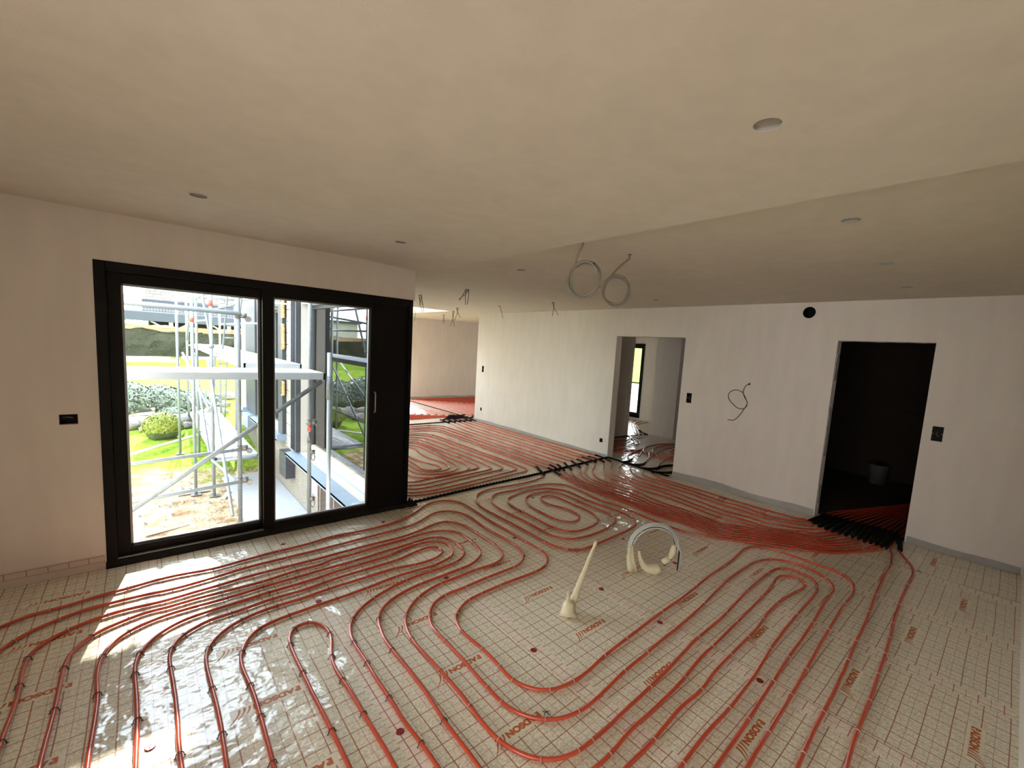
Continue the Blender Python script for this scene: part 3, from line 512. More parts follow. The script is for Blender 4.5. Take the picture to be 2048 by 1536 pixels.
 'b1':('4501 4281','-18 -56 -17 -57 -15 -58 -12 -58 -12 -59 -13 -58 -15 -58 -16 -57 -14 -58 -10 -59 -3 -59 0 -60 3 -59 3 -60 -1 -59 -6 -60 -9 -58 -5 -60 1 -59 4 -60 3 -59 2 -60 -1 -59 -3 -60 -5 -59 -6 -60 -5 -59 -3 -59 1 -60 3 -59 6 -60 11 -58 15 -58 13 -58 6 -59 0 -60 -2 -59 -1 -60 1 -60 4 -59 11 -58 23 -55 34 -49 40 -44 41 -43 39 -46 33 -49 32 -50 31 -51 32 -50 35 -48 38 -46 39 -45 37 -47 31 -51 31 -51 37 -47 41 -42 45 -40 47 -37 49 -33 52 -30 52 -28 53 -27 54 -25 56 -22 57 -17 58 -12 59 -8 60 -5 59 -5'),
 'b2':('4663 4442','-30 -53 -30 -52 -29 -53 -26 -54 -19 -57 -14 -59 -12 -59 -10 -59 -11 -59 -11 -59 -14 -59 -13 -59 -9 -59 -7 -60 -5 -60 -4 -60 -2 -61 0 -60 2 -60 2 -60 1 -60 0 -61 -1 -60 -2 -60 -3 -60 -4 -60 -6 -60 -8 -60 -8 -60 -5 -60 0 -60 4 -60 8 -60 13 -58 15 -59 13 -58 8 -60 3 -60 0 -60 -1 -61 1 -60 4 -60 10 -59 21 -57 32 -50 39 -46 41 -45 37 -48 32 -50 30 -53 29 -53 31 -51 34 -49 38 -47 40 -46 36 -48 29 -52 29 -53 37 -47 43 -42 46 -39 48 -36 51 -33 53 -28 55 -26 55 -23 57 -20 58 -17 58 -14 60 -10 60 -7 60 -6'),
 'b3':('4748 4417','-34 -50 -32 -51 -26 -55 -20 -57 -18 -57 -17 -58 -18 -58 -19 -57 -19 -57 -20 -57 -19 -58 -14 -58 -9 -60 -5 -60 -3 -61 -2 -60 1 -60 3 -61 2 -60 1 -60 -1 -61 -2 -60 -2 -60 -3 -61 -3 -60 -4 -60 -6 -60 -8 -60 -4 -61 0 -60 4 -60 8 -60 14 -59 16 -58 14 -59 8 -59 3 -61 0 -60 -1 -60 -1 -61 3 -60 8 -60 18 -57 30 -53 37 -48 39 -46 37 -48 31 -51 28 -54 27 -53 30 -53 33 -50 38 -47 41 -45 39 -46 31 -51 28 -54 35 -49 44 -42 46 -39 48 -35 52 -32 54 -27 55 -24 57 -20 58 -18 58 -15 59 -12 60 -10 60 -9'),
 'b4':('4863 4376','-40 -45 -39 -45 -38 -46 -36 -48 -34 -50 -29 -52 -25 -54 -21 -56 -17 -57 -15 -58 -12 -59 -11 -59 -7 -59 -4 -60 -1 -60 1 -59 1 -60 1 -60 1 -60 1 -60 1 -59 1 -60 1 -60 1 -60 -2 -60 -6 -59 -10 -59 -9 -59 -5 -60 2 -59 5 -60 10 -59 15 -58 15 -58 12 -58 6 -60 1 -59 -1 -60 -1 -60 0 -60 3 -60 8 -59 19 -57 28 -52 36 -48 38 -46 35 -49 29 -52 27 -53 25 -55 28 -52 33 -50 38 -46 41 -44 40 -44 34 -50 26 -53 34 -49 44 -41 47 -36 50 -33 52 -29 55 -25 55 -22 57 -20 57 -18 58 -14 59 -10 59 -10'),
 'b5':('5084 4392','-40 -43 -42 -43 -45 -40 -45 -38 -45 -40 -42 -42 -39 -45 -34 -49 -28 -53 -25 -54 -21 -56 -18 -57 -13 -58 -8 -59 -5 -60 -3 -59 -2 -60 -2 -59 -1 -60 0 -60 -1 -59 0 -60 1 -60 2 -59 0 -60 -4 -59 -10 -59 -14 -58 -10 -59 -4 -60 2 -59 6 -59 10 -59 13 -58 13 -59 10 -58 4 -60 0 -60 -2 -59 -2 -60 -1 -60 2 -59 8 -59 17 -57 27 -54 34 -48 37 -47 33 -49 29 -53 25 -54 23 -55 26 -54 32 -50 37 -47 41 -43 42 -43 36 -47 28 -53 31 -50 43 -42 49 -34 51 -31 53 -27 55 -23 56 -21 56 -20 58 -16 58 -12 59 -10'),
 'b6':('5327 4454','-42 -43 -44 -40 -46 -38 -50 -33 -51 -31 -49 -33 -47 -37 -44 -40 -42 -43 -40 -45 -35 -48 -27 -53 -22 -56 -21 -56 -18 -57 -14 -58 -6 -59 1 -60 2 -59 -1 -60 -2 -60 -3 -59 -2 -60 -2 -60 1 -59 2 -60 -2 -60 -8 -59 -14 -58 -13 -58 -9 -59 -3 -60 1 -60 4 -59 7 -60 9 -58 8 -60 5 -59 2 -60 -2 -59 -3 -60 -2 -60 -1 -59 2 -60 7 -59 16 -58 27 -53 33 -50 36 -48 32 -50 27 -53 23 -55 22 -56 24 -54 31 -51 39 -46 42 -42 43 -41 38 -46 29 -52 30 -52 43 -41 50 -33 53 -28 55 -23 56 -21 56 -20 57 -17 59 -11 59 -9'),
 'b7':('5559 4481','-47 -37 -47 -38 -47 -36 -48 -36 -50 -34 -51 -31 -51 -31 -50 -33 -47 -37 -44 -41 -40 -44 -38 -47 -36 -47 -35 -49 -32 -50 -26 -54 -17 -58 -8 -59 -2 -60 1 -60 2 -60 2 -59 2 -60 3 -60 2 -60 2 -60 1 -60 -6 -59 -13 -59 -16 -57 -13 -59 -11 -59 -8 -59 -7 -59 -4 -60 1 -60 5 -60 7 -59 3 -60 -1 -60 -4 -60 -6 -59 -6 -60 -4 -60 -1 -59 4 -60 14 -58 25 -55 32 -50 35 -49 31 -51 26 -54 21 -56 20 -57 23 -55 30 -52 38 -46 43 -41 45 -40 40 -44 31 -52 30 -52 43 -40 53 -29 55 -23 57 -19 57 -18 58 -16 58 -15 58 -13'),
 'b8':('5701 4430','-44 -40 -45 -40 -45 -40 -46 -39 -47 -38 -48 -37 -48 -36 -47 -37 -47 -37 -46 -39 -44 -41 -41 -45 -36 -48 -30 -52 -26 -54 -22 -56 -15 -58 -4 -60 2 -60 2 -60 0 -61 -2 -60 -7 -60 -10 -59 -10 -59 -6 -60 0 -60 3 -60 5 -60 5 -60 4 -60 1 -60 -4 -60 -6 -60 -7 -60 -9 -60 -9 -59 -10 -60 -10 -59 -10 -59 -7 -60 -6 -60 0 -60 8 -59 17 -58 21 -57 17 -57 11 -59 9 -60 11 -59 17 -58 23 -56 28 -52 37 -48 42 -43 42 -43 36 -48 28 -54 32 -50 46 -38 55 -26 56 -21 57 -20 57 -18 58 -15 59 -13'),
 'b9':('5845 4406','-43 -42 -42 -42 -44 -40 -46 -39 -48 -36 -49 -34 -49 -34 -48 -35 -47 -37 -44 -41 -41 -43 -37 -47 -33 -50 -27 -53 -21 -56 -15 -58 -12 -58 -9 -59 -9 -59 -11 -59 -10 -59 -9 -59 -5 -60 1 -59 5 -60 6 -59 4 -60 -1 -60 -5 -59 -7 -60 -8 -59 -8 -59 -9 -59 -9 -59 -9 -59 -8 -60 -8 -59 -6 -59 -5 -60 -3 -59 -3 -60 1 -60 5 -59 8 -60 8 -59 7 -59 5 -60 1 -59 -2 -60 2 -60 15 -57 25 -55 31 -51 35 -48 42 -43 47 -37 46 -37 24 -54 41 -41 55 -22 57 -19 57 -17 57 -17 57 -18'),
 'b10':('6000 4245','-53 -28 -54 -28 -54 -28 -53 -28 -54 -28 -54 -26 -54 -28 -53 -30 -48 -35 -43 -43 -36 -49 -30 -52 -28 -54 -25 -55 -24 -55 -20 -57 -17 -58 -10 -60 -3 -60 3 -60 2 -61 -2 -60 0 -61 5 -60 5 -60 2 -60 -1 -61 -4 -60 -5 -60 -7 -60 -9 -60 -9 -60 -9 -60 -10 -59 -9 -60 -8 -60 -9 -60 -8 -60 -4 -60 1 -60 5 -61 7 -60 10 -59 11 -60 10 -59 6 -60 3 -61 8 -60 18 -57 24 -56 27 -54 31 -51 38 -47 43 -43 48 -36 52 -31 54 -28 55 -24 56 -23'),
 'b11':('5987 4079','-50 -33 -50 -33 -50 -33 -50 -34 -48 -36 -45 -39 -43 -42 -41 -45 -38 -46 -34 -49 -33 -51 -29 -53 -17 -57 -3 -60 2 -60 1 -60 -1 -60 -1 -60 -3 -60 -5 -60 -6 -60 -4 -60 2 -60 5 -60 3 -60 -2 -60 -8 -59 -11 -60 -11 -59 -9 -59 -9 -59 -7 -60 -4 -60 -1 -60 3 -60 4 -60 4 -60 1 -60 -2 -60 1 -60 5 -60 9 -60 8 -59 9 -60 17 -57 27 -54 34 -50 39 -45 43 -42 46 -39 48 -36 51 -32'),
 'b12':('5975 3823','-55 -27 -54 -26 -54 -27 -53 -30 -50 -35 -40 -44 -31 -52 -23 -56 -17 -58 -11 -59 -1 -61 5 -60 3 -60 0 -61 -3 -60 -3 -61 -3 -60 0 -61 -1 -60 -5 -61 -8 -59 -7 -61 -5 -60 -6 -60 -10 -60 -13 -59 -8 -60 2 -60 7 -60 7 -60 3 -61 0 -60 -2 -61 -5 -60 -6 -60 -6 -60 -3 -61 3 -60 16 -58 29 -53 37 -48 41 -44 44 -43 41 -44 30 -52'),
 'b13':('5917 3612','-52 -30 -44 -40 -34 -49 -28 -53 -24 -55 -16 -58 -7 -59 1 -60 2 -60 -4 -60 -5 -59 0 -60 2 -60 4 -60 3 -60 3 -60 1 -60 -4 -59 -10 -60 -10 -59 -5 -59 2 -60 3 -60 1 -60 -1 -60 -1 -60 -2 -60 -1 -60 -1 -60 3 -60 7 -59 8 -59 7 -60 3 -60 10 -59 26 -54 37 -47 2 -54'),
 'l1':('3101 6222','-1 -60 -1 -60 0 -60 3 -59 8 -60 11 -58 14 -58 16 -58 18 -57 21 -56 21 -56 16 -57 5 -60 -10 -58 -33 -49 -55 -23 -59 4 -55 22 -45 39 -25 53 -5 60 6 59 10 59 8 59 5 60 3 59 2 60 3 60 4 59'),
 'l2':('3359 6750','38 -46 18 -57 -1 -60 -10 -59 -15 -58 -15 -58 -16 -58 -14 -58 -10 -59 -6 -60 -2 -60 0 -60 3 -60 7 -59 10 -60 9 -59 10 -59 9 -59 5 -60 0 -60 -7 -60 -11 -59 -17 -57 -26 -54 -36 -48 -48 -36 -57 -17 -60 -1 -59 8 -57 17 -50 34 -37 47 -24 54 -11 59 -1 60 5 60 2 60 -2 60 -4 60'),
 'l3':('3431 6896','43 -42 33 -50 21 -56 12 -59 6 -60 2 -60 -1 -60 -2 -60 -2 -60 -3 -60 -3 -60 -3 -60 -3 -60 -4 -60 -4 -60 -3 -60 -4 -60 -3 -60 -3 -60 -4 -59 -4 -60 -4 -60 -5 -60 -6 -60 -9 -59 -14 -59 -23 -55 -32 -51 -41 -43 -49 -35 -54 -25 -58 -16 -60 -8 -60 -2 -60 5 -58 12 -55 24 -49 35 -42 43 -31 51 -17 57 -5 60 0 60 0 60'),
 'l4':('3505 7048','50 -33 43 -41 27 -52 14 -58 8 -59 6 -59 5 -59 4 -60 3 -59 0 -60 -1 -59 -3 -59 -5 -60 -6 -59 -7 -59 -7 -59 -6 -59 -6 -59 -4 -60 -2 -59 -1 -60 0 -59 1 -59 1 -60 1 -59 3 -60 3 -59 2 -60 -4 -59 -11 -58 -18 -57 -27 -53 -36 -47 -46 -38 -52 -29 -55 -22 -57 -18 -57 -15 -58 -12 -59 -10 -59 -7 -59 -2 -60 4 -58 9 -58 15 -55 22 -51 31 -43 40 -32 51 -16 57 -6 59'),
}
CLIPS=[(-0.469,3.786),(-0.121,3.833),(-0.589,3.497),(-0.43,3.629),(-0.381,3.464),(-0.214,3.531),(-0.499,3.283),(-0.26,3.338),(-0.346,3.076),(-0.206,3.083),(-0.097,3.273),(-0.095,3.421),(-0.054,2.995),(-0.069,2.817),(0.079,2.95),(0.07,2.774),(-0.494,3.047),(-0.346,2.741),(-0.206,2.76),(-0.492,2.659),(-0.063,2.46),(0.077,2.15),(0.236,2.842),(0.22,2.766),(0.374,2.686),(0.491,2.87),(0.219,2.492),(0.37,2.386),(0.371,2.162),(0.221,2.158),(0.368,1.88),(0.6,2.62),(0.639,2.745),(0.745,2.769),(0.815,2.588),(0.757,2.382),(0.599,2.35),(0.747,2.153),(0.604,1.883),(0.106,3.662),(0.355,3.837),(0.368,3.674),(0.815,3.881),(1.034,3.887),(1.257,3.903),(0.818,3.726),(1.044,3.726),(1.252,3.73),(0.372,3.551),(0.818,3.572),(0.814,3.467),(0.81,3.366),(0.627,3.435),(0.601,3.359),(0.63,3.261),(0.628,3.161),(0.614,3.06),(0.961,3.185),(0.961,3.074),(0.948,2.926),(0.67,2.902),(0.423,3.025),(0.392,3.134),(0.38,3.337),(0.365,3.442),(0.138,3.06),(0.75,1.883),(0.893,2.42),(0.893,2.218),(0.889,1.895),(0.893,1.579),(1.042,2.232),(1.03,1.62),(1.182,2.241),(1.185,1.912),(1.18,1.617),(1.332,2.119),(1.316,1.673),(1.463,2.132),(1.472,1.929),(1.484,3.744),(1.739,3.754),(1.263,3.581),(1.75,3.531),(1.271,3.49),(1.757,3.418),(1.801,3.365),(1.744,3.256),(1.996,3.418),(1.946,3.328),(2.158,3.48),(2.151,3.694),(2.081,3.299),(2.01,3.191),(1.92,3.171),(2.098,3.226),(2.246,3.317),(1.885,2.899),(2.03,2.976),(1.926,3.004),(1.735,2.953),(1.667,2.887),(1.876,2.789),(1.957,2.695),(2.243,3.118),(2.137,2.882),(1.515,3.304),(1.518,3.19),(1.608,3.05),(1.462,3.084),(1.414,2.955),(1.234,3.08),(1.179,2.937),(1.246,3.178),(1.24,3.294),(1.16,2.784),(1.434,2.872),(1.494,2.772),(1.639,2.687),(1.401,2.612),(1.568,2.531),(1.748,2.537),(1.972,2.557),(1.678,2.386),(1.8,2.404),(0.965,2.64),(1.109,2.554),(1.256,2.48),(1.377,2.381),(1.513,2.288),(2.678,4.084),(2.69,3.931),(2.539,3.61),(2.486,3.869),(2.318,3.616),(2.517,3.329),(2.377,3.448),(2.369,3.275),(2.365,2.976),(2.005,3.951),(2.308,2.786),(2.508,2.976),(2.503,2.835),(2.435,2.668),(2.664,3.497),(2.654,2.994),(2.637,2.854),(2.642,2.66),(2.471,2.436),(2.33,2.407),(2.249,2.569),(1.965,2.415),(2.799,3.489),(2.8,3.004),(2.79,2.764),(2.853,2.553),(2.985,2.464),(2.939,2.872),(2.952,3.161),(3.094,3.084),(3.104,2.93),(3.1,3.25),(3.098,3.431),(3.125,3.658),(3.309,3.563),(3.266,3.359),(3.269,3.094),(3.384,2.989),(3.561,3.037),(3.591,3.259),(3.53,3.444),(3.767,3.316),(3.93,3.491),(3.919,3.666),(4.061,3.69),(4.033,3.367),(4.176,3.239),(3.904,3.118),(4.038,2.925),(3.876,2.854),(3.72,2.97),(3.216,2.636),(3.631,2.847),(4.026,2.675),(4.171,2.633),(1.461,1.733),(1.456,1.623),(1.559,1.452),(1.704,1.415),(2.014,1.44),(2.258,1.456),(1.317,1.536),(1.42,1.328),(1.601,1.259),(2.013,1.288),(2.247,1.298),(1.175,1.367),(1.268,1.175),(1.416,1.114),(1.527,1.108),(2.016,1.133),(1.527,1.015),(2.65,1.187),(2.645,1.081),(2.238,1.05),(3.025,1.095),(2.929,0.976),(2.652,0.977),(2.239,0.947),(1.763,0.933),(1.752,0.787),(2.236,0.795),(2.909,0.841),(2.922,0.74),(2.621,0.725),(2.245,0.701),(2.612,0.623),(2.241,0.612),(3.946,0.399),(3.712,0.384),(3.468,0.366),(3.216,0.354),(2.908,0.339),(2.619,0.332),(3.477,0.52),(3.214,0.501),(2.617,0.477),(2.24,0.46),(3.463,0.672),(2.91,0.641),(3.475,0.769),(4.4,1.717),(4.564,1.516),(4.504,1.479),(4.545,1.34),(4.561,1.063),(4.397,1.078),(4.532,0.85),(4.49,0.781),(4.318,0.901),(4.241,1.062),(4.124,1.046),(4.115,1.091),(4.024,0.976),(4.049,0.896),(3.868,0.989),(3.996,0.805),(3.514,1.013),(4.282,1.354),(4.13,1.402),(3.947,1.409),(4.175,1.211),(3.976,1.247),(3.806,1.148),(3.527,1.122),(3.512,1.232),(3.22,1.0),(3.479,0.869),(3.962,0.692),(4.34,0.561),(3.98,0.543),(5.131,0.605),(5.394,0.492),(4.305,0.424),(4.174,2.197),(4.327,2.646),(4.419,2.022),(4.54,1.942),(4.431,2.616),(4.514,2.636),(4.62,2.643),(4.72,2.397),(4.936,2.484),(4.59,1.667),(5.413,2.533),(5.243,2.512),(5.098,2.5),(5.534,2.703),(5.732,2.997),(5.247,2.046),(5.083,2.026),(4.857,2.003),(4.74,1.95),(4.871,1.236),(4.866,1.149),(5.174,0.964),(5.384,0.869),(5.305,0.853),(5.162,1.301),(5.074,1.243),(5.243,1.264),(5.061,1.187),(5.035,1.15)]
SL_STARTS=[(4.487,4.739),(4.6,4.607),(4.745,4.717),(4.877,4.67),(5.055,4.697),(5.246,4.723),(5.403,4.745),(5.599,4.806),(5.734,4.791),(5.939,4.8)]
SL_FRONTS=[(5.651,0.719),(5.669,0.76),(5.679,0.805),(5.673,0.851),(5.667,0.902),(5.663,0.951),(5.67,1.006),(5.679,1.063),(5.674,1.121),(5.675,1.18),(5.695,1.246),(5.711,1.313),(5.737,1.375),(5.771,1.434)]
SL_BACKS=[(6.208,0.724),(6.209,0.77),(6.206,0.818),(6.195,0.863),(6.189,0.91),(6.181,0.959),(6.179,1.01),(6.183,1.063),(6.185,1.117),(6.182,1.17),(6.179,1.224),(6.176,1.279),(6.173,1.335),(6.165,1.39)]

def decode(t):
    a = [int(q) for q in t[0].split()]; d = [int(q) for q in t[1].split()]; out = [(a[0]/1000, a[1]/1000)]; x, y = a
    for i in range(0, len(d), 2): x += d[i]; y += d[i+1]; out.append((x/1000, y/1000))
    return out
def smooth2(pts, step=.03):
    P = [Vector((p[0], p[1])) for p in pts]; P = [P[0]*2-P[1]]+P+[P[-1]*2-P[-2]]; out = []
    for i in range(1, len(P)-2):
        p0, p1, p2, p3 = P[i-1:i+3]; L = (p2-p1).length
        if L < 1e-6: continue
        m_ = max(1, int(round(L/step)))
        for j in range(m_):
            t = j/m_; out.append(.5*((2*p1)+(p2-p0)*t+(2*p0-5*p1+4*p2-p3)*t*t+(3*p1-p0-3*p2+p3)*t**3))
    out.append(P[-2]); return [(p.x, p.y) for p in out]
PR = .0098
cm = MB(); arc = [(0, .0135*math.cos(a), .0125+.0135*math.sin(a)) for a in [PI*j/8 for j in range(9)]]
cm.tube([(0, .0145, .002)]+arc+[(0, -.0145, .002)], .0021, 5); cm.box(-.002, .002, .013, .021, .0015, .004); cm.box(-.002, .002, -.021, -.013, .0015, .004)
clipm = cm.mesh('clip'); clipm.materials.append(M['clip'])
clipd = clipm.copy(); clipd.materials.clear(); clipd.materials.append(M['clipdark'])
runs = {}
def pipe(key, pts, label, group='red floor heating pipes', r=PR, z=.0130, sleeves=(), name='heating_pipe', fill=.55):
    e = empty(name, (0, 0, 0)); tag(e, label, 'pipe', group)
    sp = smooth2(pts)
    MB().tube([(p[0], p[1], z) for p in sp], r, 8).build('tube', 'pipe', e)
    for s_ in sleeves:
        q = smooth2(s_, .012); big = 1.35 if q[0][1] < 2 else 1; rr = [.0165*big if i % 2 else .0145*big for i in range(len(q))]
        part(MB().tube([(p[0], p[1], .019) for p in q], rr, 8).build('sleeve', 'rubber', e), 'black corrugated protective sleeve')
    runs[key] = (e, sp, fill); return e
def extend(p, a=0, b=0):
    p = list(p)
    if a: d = Vector(p[0])-Vector(p[3]); d.normalize(); p = [tuple(Vector(p[0])+d*a), tuple(Vector(p[0])+d*a*.5)]+p
    if b: d = Vector(p[-1])-Vector(p[-4]); d.normalize(); p = p+[tuple(Vector(p[-1])+d*b*.5), tuple(Vector(p[-1])+d*b)]
    return p
D = {k: decode(v) for k, v in PIPES.items()}
pipe('p1', extend(D['p1'], .6, .6), 'red pipe running nearest under the sliding door, outermost of the nested bends')
pipe('p2', extend(D['p2'], .5, .6), 'second red pipe from the sliding door, just inside the outermost bend')
pipe('p3', extend(D['p3'], .6, .6), 'third red pipe from the sliding door, wrapping the nested bends')
pipe('p4', extend(D['p4'], .6, .6), 'fourth red pipe from the sliding door, bending back to the bottom edge')
pipe('p5', extend(D['p5'], .6, .6), 'fifth red pipe from the sliding door, around the long hairpin')
pipe('p6', extend(D['p6'], .6, .5), 'sixth red pipe from the sliding door, second from the hairpin centre')
pipe('p7', extend(D['p7'], .6, .5), 'red pipe forming the innermost long hairpin beside the sliding door')
pipe('hp', extend(D['hp'], .4, .4), 'red pipe making the short hairpin at the front left of the floor')
pipe('p8', extend(D['p8'], .5, .5), 'red pipe forming the innermost loop at the front right of the floor')
def sl_in(i):  # sleeve through the dark doorway
    a = Vector(SL_FRONTS[i]); b = Vector(SL_BACKS[i]); return [tuple(a-(b-a)*.10), tuple(a+(b-a)*.5), tuple(b)]
dk = lambda i: [SL_BACKS[i], (SL_BACKS[i][0]+.16, SL_BACKS[i][1]-.01*(13-i)*.6), (7.0+.03*(13-i)*.5, SL_BACKS[i][1]-.12-.035*i*.3), (8.2, SL_BACKS[i][1]*.55-.1)]
pipe('p10', [(6.12, .69), (6.02, .69)]+extend(D['p10'], 0, .5), 'red pipe leaving the dark doorway, left of the last pair', sleeves=[[(6.1, .69), (5.98, .69), (5.9, .68)]])
pipe('p11', [(6.1, .655), (5.9, .645), (5.75, .63)]+extend(D['p11'], 0, .5), 'rightmost red pipe on the floor, leaving the dark doorway past its jamb', sleeves=[[(6.08, .655), (5.95, .655), (5.66, .615)]])
order = ['spiral', 'b1', 'b2', 'b3', 'b4', 'b5', 'b6', 'b7', 'b8', 'b9', 'b10', 'b11', 'b12', 'b13']
ords = ['', 'first', 'second', 'third', 'fourth', 'fifth', 'sixth', 'seventh', 'eighth', 'ninth', 'tenth', 'eleventh', 'twelfth']
# runs in the second room: wall-side straight pipes, keyed by sleeve
turn = {2: (4.90, 8.43), 1: (4.77, 8.24)}
X2 = {'q': 4.51, 'b1': 4.62, 'b2': 4.76, 'b3': 4.90, 'b4': 5.08, 'b5': 5.26, 'b6': 5.43, 'b7': 5.62, 'b8': 5.78, 'b9': 5.93}
YT = {'q': 7.93, 'b1': 8.10, 'b2': 8.24, 'b3': 8.43}
XS2 = {'b4': 5.23, 'b5': 5.39, 'b6': 5.53, 'b7': 5.66, 'b8': 5.82, 'b9': 5.96}
def corner(pts, r=.22, n=6):
    out = [pts[0]]
    for i in range(1, len(pts)-1):
        a, p, b = Vector(pts[i-1]), Vector(pts[i]), Vector(pts[i+1]); da = (a-p); db = (b-p); rr = min(r[i-1] if isinstance(r, (list, tuple)) else r, da.length*.48, db.length*.48)
        s_, e_ = p+da.normalized()*rr, p+db.normalized()*rr
        for j in range(n+1):
            t = j/n; out.append(tuple(s_*(1-t)**2+p*2*t*(1-t)+e_*t*t))
    out.append(pts[-1]); return out
sl0 = {k: SL_STARTS[i] for i, k in enumerate(['q', 'b1', 'b2', 'b3', 'b4', 'b5', 'b6', 'b7', 'b8', 'b9'])}
for i, k in enumerate(order):
    pts = D[k]; key = 'q' if k == 'spiral' else k; sle = [sl_in(i)]
    head = []
    if key in sl0:
        s0 = sl0[key]; st = pts[0]
        if key in YT: head = corner([(2.75, YT[key]-.02), (X2[key]+.02, YT[key]), (X2[key], 5.6), (s0[0]-.01, s0[1]+.06), s0], [.38, .3, .1])
        else: head = [(XS2[key], 8.95), (XS2[key]-.01, 8.5), (X2[key]+.0, 7.6), (X2[key], 6.3), (s0[0], s0[1]+.1), s0]
        sle.append([tuple(s0), ((s0[0]+st[0])/2+.02, (s0[1]+st[1])/2+.04), tuple(st), tuple(pts[1])])
        if key in XS2: sle.append([(XS2[key]+.02, 8.95), (XS2[key], 8.7), (XS2[key]-.02, 8.47)])
    elif k in ('b10', 'b11', 'b12', 'b13'):
        j = int(k[1:])-10; hd_ = [(6.55, 4.35-.26*j+(.05 if j else .18)), (6.25, 4.30-.27*j)]; head = [(7.4+.1*j, 4.75-.3*j)]+hd_
        sle.append([(6.32, 4.29-.26*j), (6.12, 4.22-.26*j), tuple(pts[0]), tuple(pts[1])])
    full = list(head)+list(pts)+dk(i)[1:]
    n_ = 13-i
    if k == 'spiral': lab = 'red pipe coiled into the oval spiral beside the black floor strip'
    else: lab = f'{ords[14-i] if 14-i < 13 else ords[12]} red pipe from the wall in the bundle entering the dark doorway' if i > 1 else 'outermost red pipe of the bundle, next to the pipe from the oval spiral'
    if k == 'b2': lab = 'twelfth red pipe from the wall in the bundle entering the dark doorway'
    pipe(k, full, lab, sleeves=sle, fill=.75)
# nested loops of the second room
LB = [(4.47, 7.77, 4.28, 4.66), (4.57, 7.65, 4.17, 4.77), (4.70, 7.5, 4.02, 4.91), (4.84, 7.32, 3.86, 4.98), (4.98, 7.16, 3.73, 5.12)]
names2 = ['largest', 'second largest', 'third largest', 'fourth largest', 'fifth largest']
for i, (yl, yt, xr, yb) in enumerate(LB):
    xl = 2.23+.055*i
    pts = corner([(xl+.9, yt), (xr-.03, yt-.05), (xr+.03, yb+.5), (xr+.0, yb+.0), (xr-.9, (yb+yl)/2-.02), (2.62, yl), (xl+.02, yl+.05), (xl, yl+.7), (xl+.02, yt-.8), (xl+.3, yt-.2)], [.38, .2, .13, .3, .3, .2, .3, .3])
    pipe('m%d' % i, pts, f'{names2[i]} closed loop of red pipe beyond the black floor strip', fill=.9)
for i, k in enumerate(('l4', 'l3', 'l2', 'l1')):
    p = extend(D[k], .3, .3); pipe(k, p, ['sixth', 'seventh', 'eighth', 'innermost'][i]+' loop of red pipe in the sunlit room beyond the strip', fill=.9)
# third room: L-shaped runs beside the thin strip, and the dense field beyond it
for i in range(9):
    x = 5.97-.14*i; y = 9.25+.10*i
    pipe('n%d' % i, corner([(2.6, 12.55-.14*i), (x, 12.6-.14*i), (x, y), (x-1.9+.15*i, y-.02), (x-2.3, y+.6)], [.3, .2, .4]), f'{(ords+["thirteenth"])[i+1]} L-shaped red pipe left of the far thin black strip', 'far room heating pipes', fill=1.1)
for i in range(13):
    x = 6.27+.12*i; y = 12.62-.12*i
    pipe('o%d' % i, corner([(9.8, y+.03*math.sin(i)), (x, y), (x+.05*i*.2, 8.98)], .16), f'{(ords+["thirteenth"])[i+1]} red pipe along the far wall, in the dense field beyond the strip', 'far wall heating pipes', fill=1.3)
# hall behind the open doorway: oval spiral and passing runs
hc = (7.75, 4.15)
for i in range(4):
    a, b_ = .30+.20*i, .16+.16*i; pts = [(hc[0]+a*math.cos(t)*1.0, hc[1]+b_*math.sin(t)) for t in [PI*2*j/40 for j in range(38)]]
    pipe('h%d' % i, pts, f'{["innermost", "second", "third", "outermost"][i]} ring of red pipe on the glossy hall floor', 'hall heating pipes', fill=2)
for i in range(6):
    pipe('g%d' % i, corner([(6.35+.05*i, 5.50-.12*i), (7.2+.1*i, 5.45-.09*i), (8.3, 5.35+.13*i), (9.6+.1*i, 6.5+.14*i), (10.3, 6.6+.2*i)], .3), f'{ords[i+1]} red pipe from the hall wall, running towards the glazed hall door', 'hall heating pipes', fill=2)
for i in range(3):
    pipe('k%d' % i, corner([(6.3, 5.15-.12*i), (6.9, 4.8-.11*i), (7.1, 4.6-.13*i), (6.6+.1*i, 4.35-.15*i)], .2), f'{["upper", "middle", "lower"][i]} short red bend just inside the open doorway', 'hall heating pipes', fill=2)
# clips: those the photograph shows, then evenly on the rest
import bisect
grid = {}
for k, (e, sp, fi) in runs.items():
    for i, p in enumerate(sp): grid.setdefault((int(p[0]/.1), int(p[1]/.1)), []).append((k, i))
used = {k: [] for k in runs}
def put(k, i):
    e, sp, _ = runs[k]; p = sp[i]; q = sp[min(i+1, len(sp)-1)]; r_ = sp[max(i-1, 0)]
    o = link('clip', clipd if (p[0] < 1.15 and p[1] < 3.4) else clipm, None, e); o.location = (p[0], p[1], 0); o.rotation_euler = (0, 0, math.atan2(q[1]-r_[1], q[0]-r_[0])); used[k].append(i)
for c_ in CLIPS:
    best = None; gx, gy = int(c_[0]/.1), int(c_[1]/.1)
    for a in (-1, 0, 1):
        for b_ in (-1, 0, 1):
            for k, i in grid.get((gx+a, gy+b_), ()):
                p = runs[k][1][i]; d = (p[0]-c_[0])**2+(p[1]-c_[1])**2
                if best is None or d < best[0]: best = (d, k, i)
    if best and best[0] < .08**2 and all(abs(best[2]-u) > 2 for u in used[best[1]]): put(best[1], best[2])
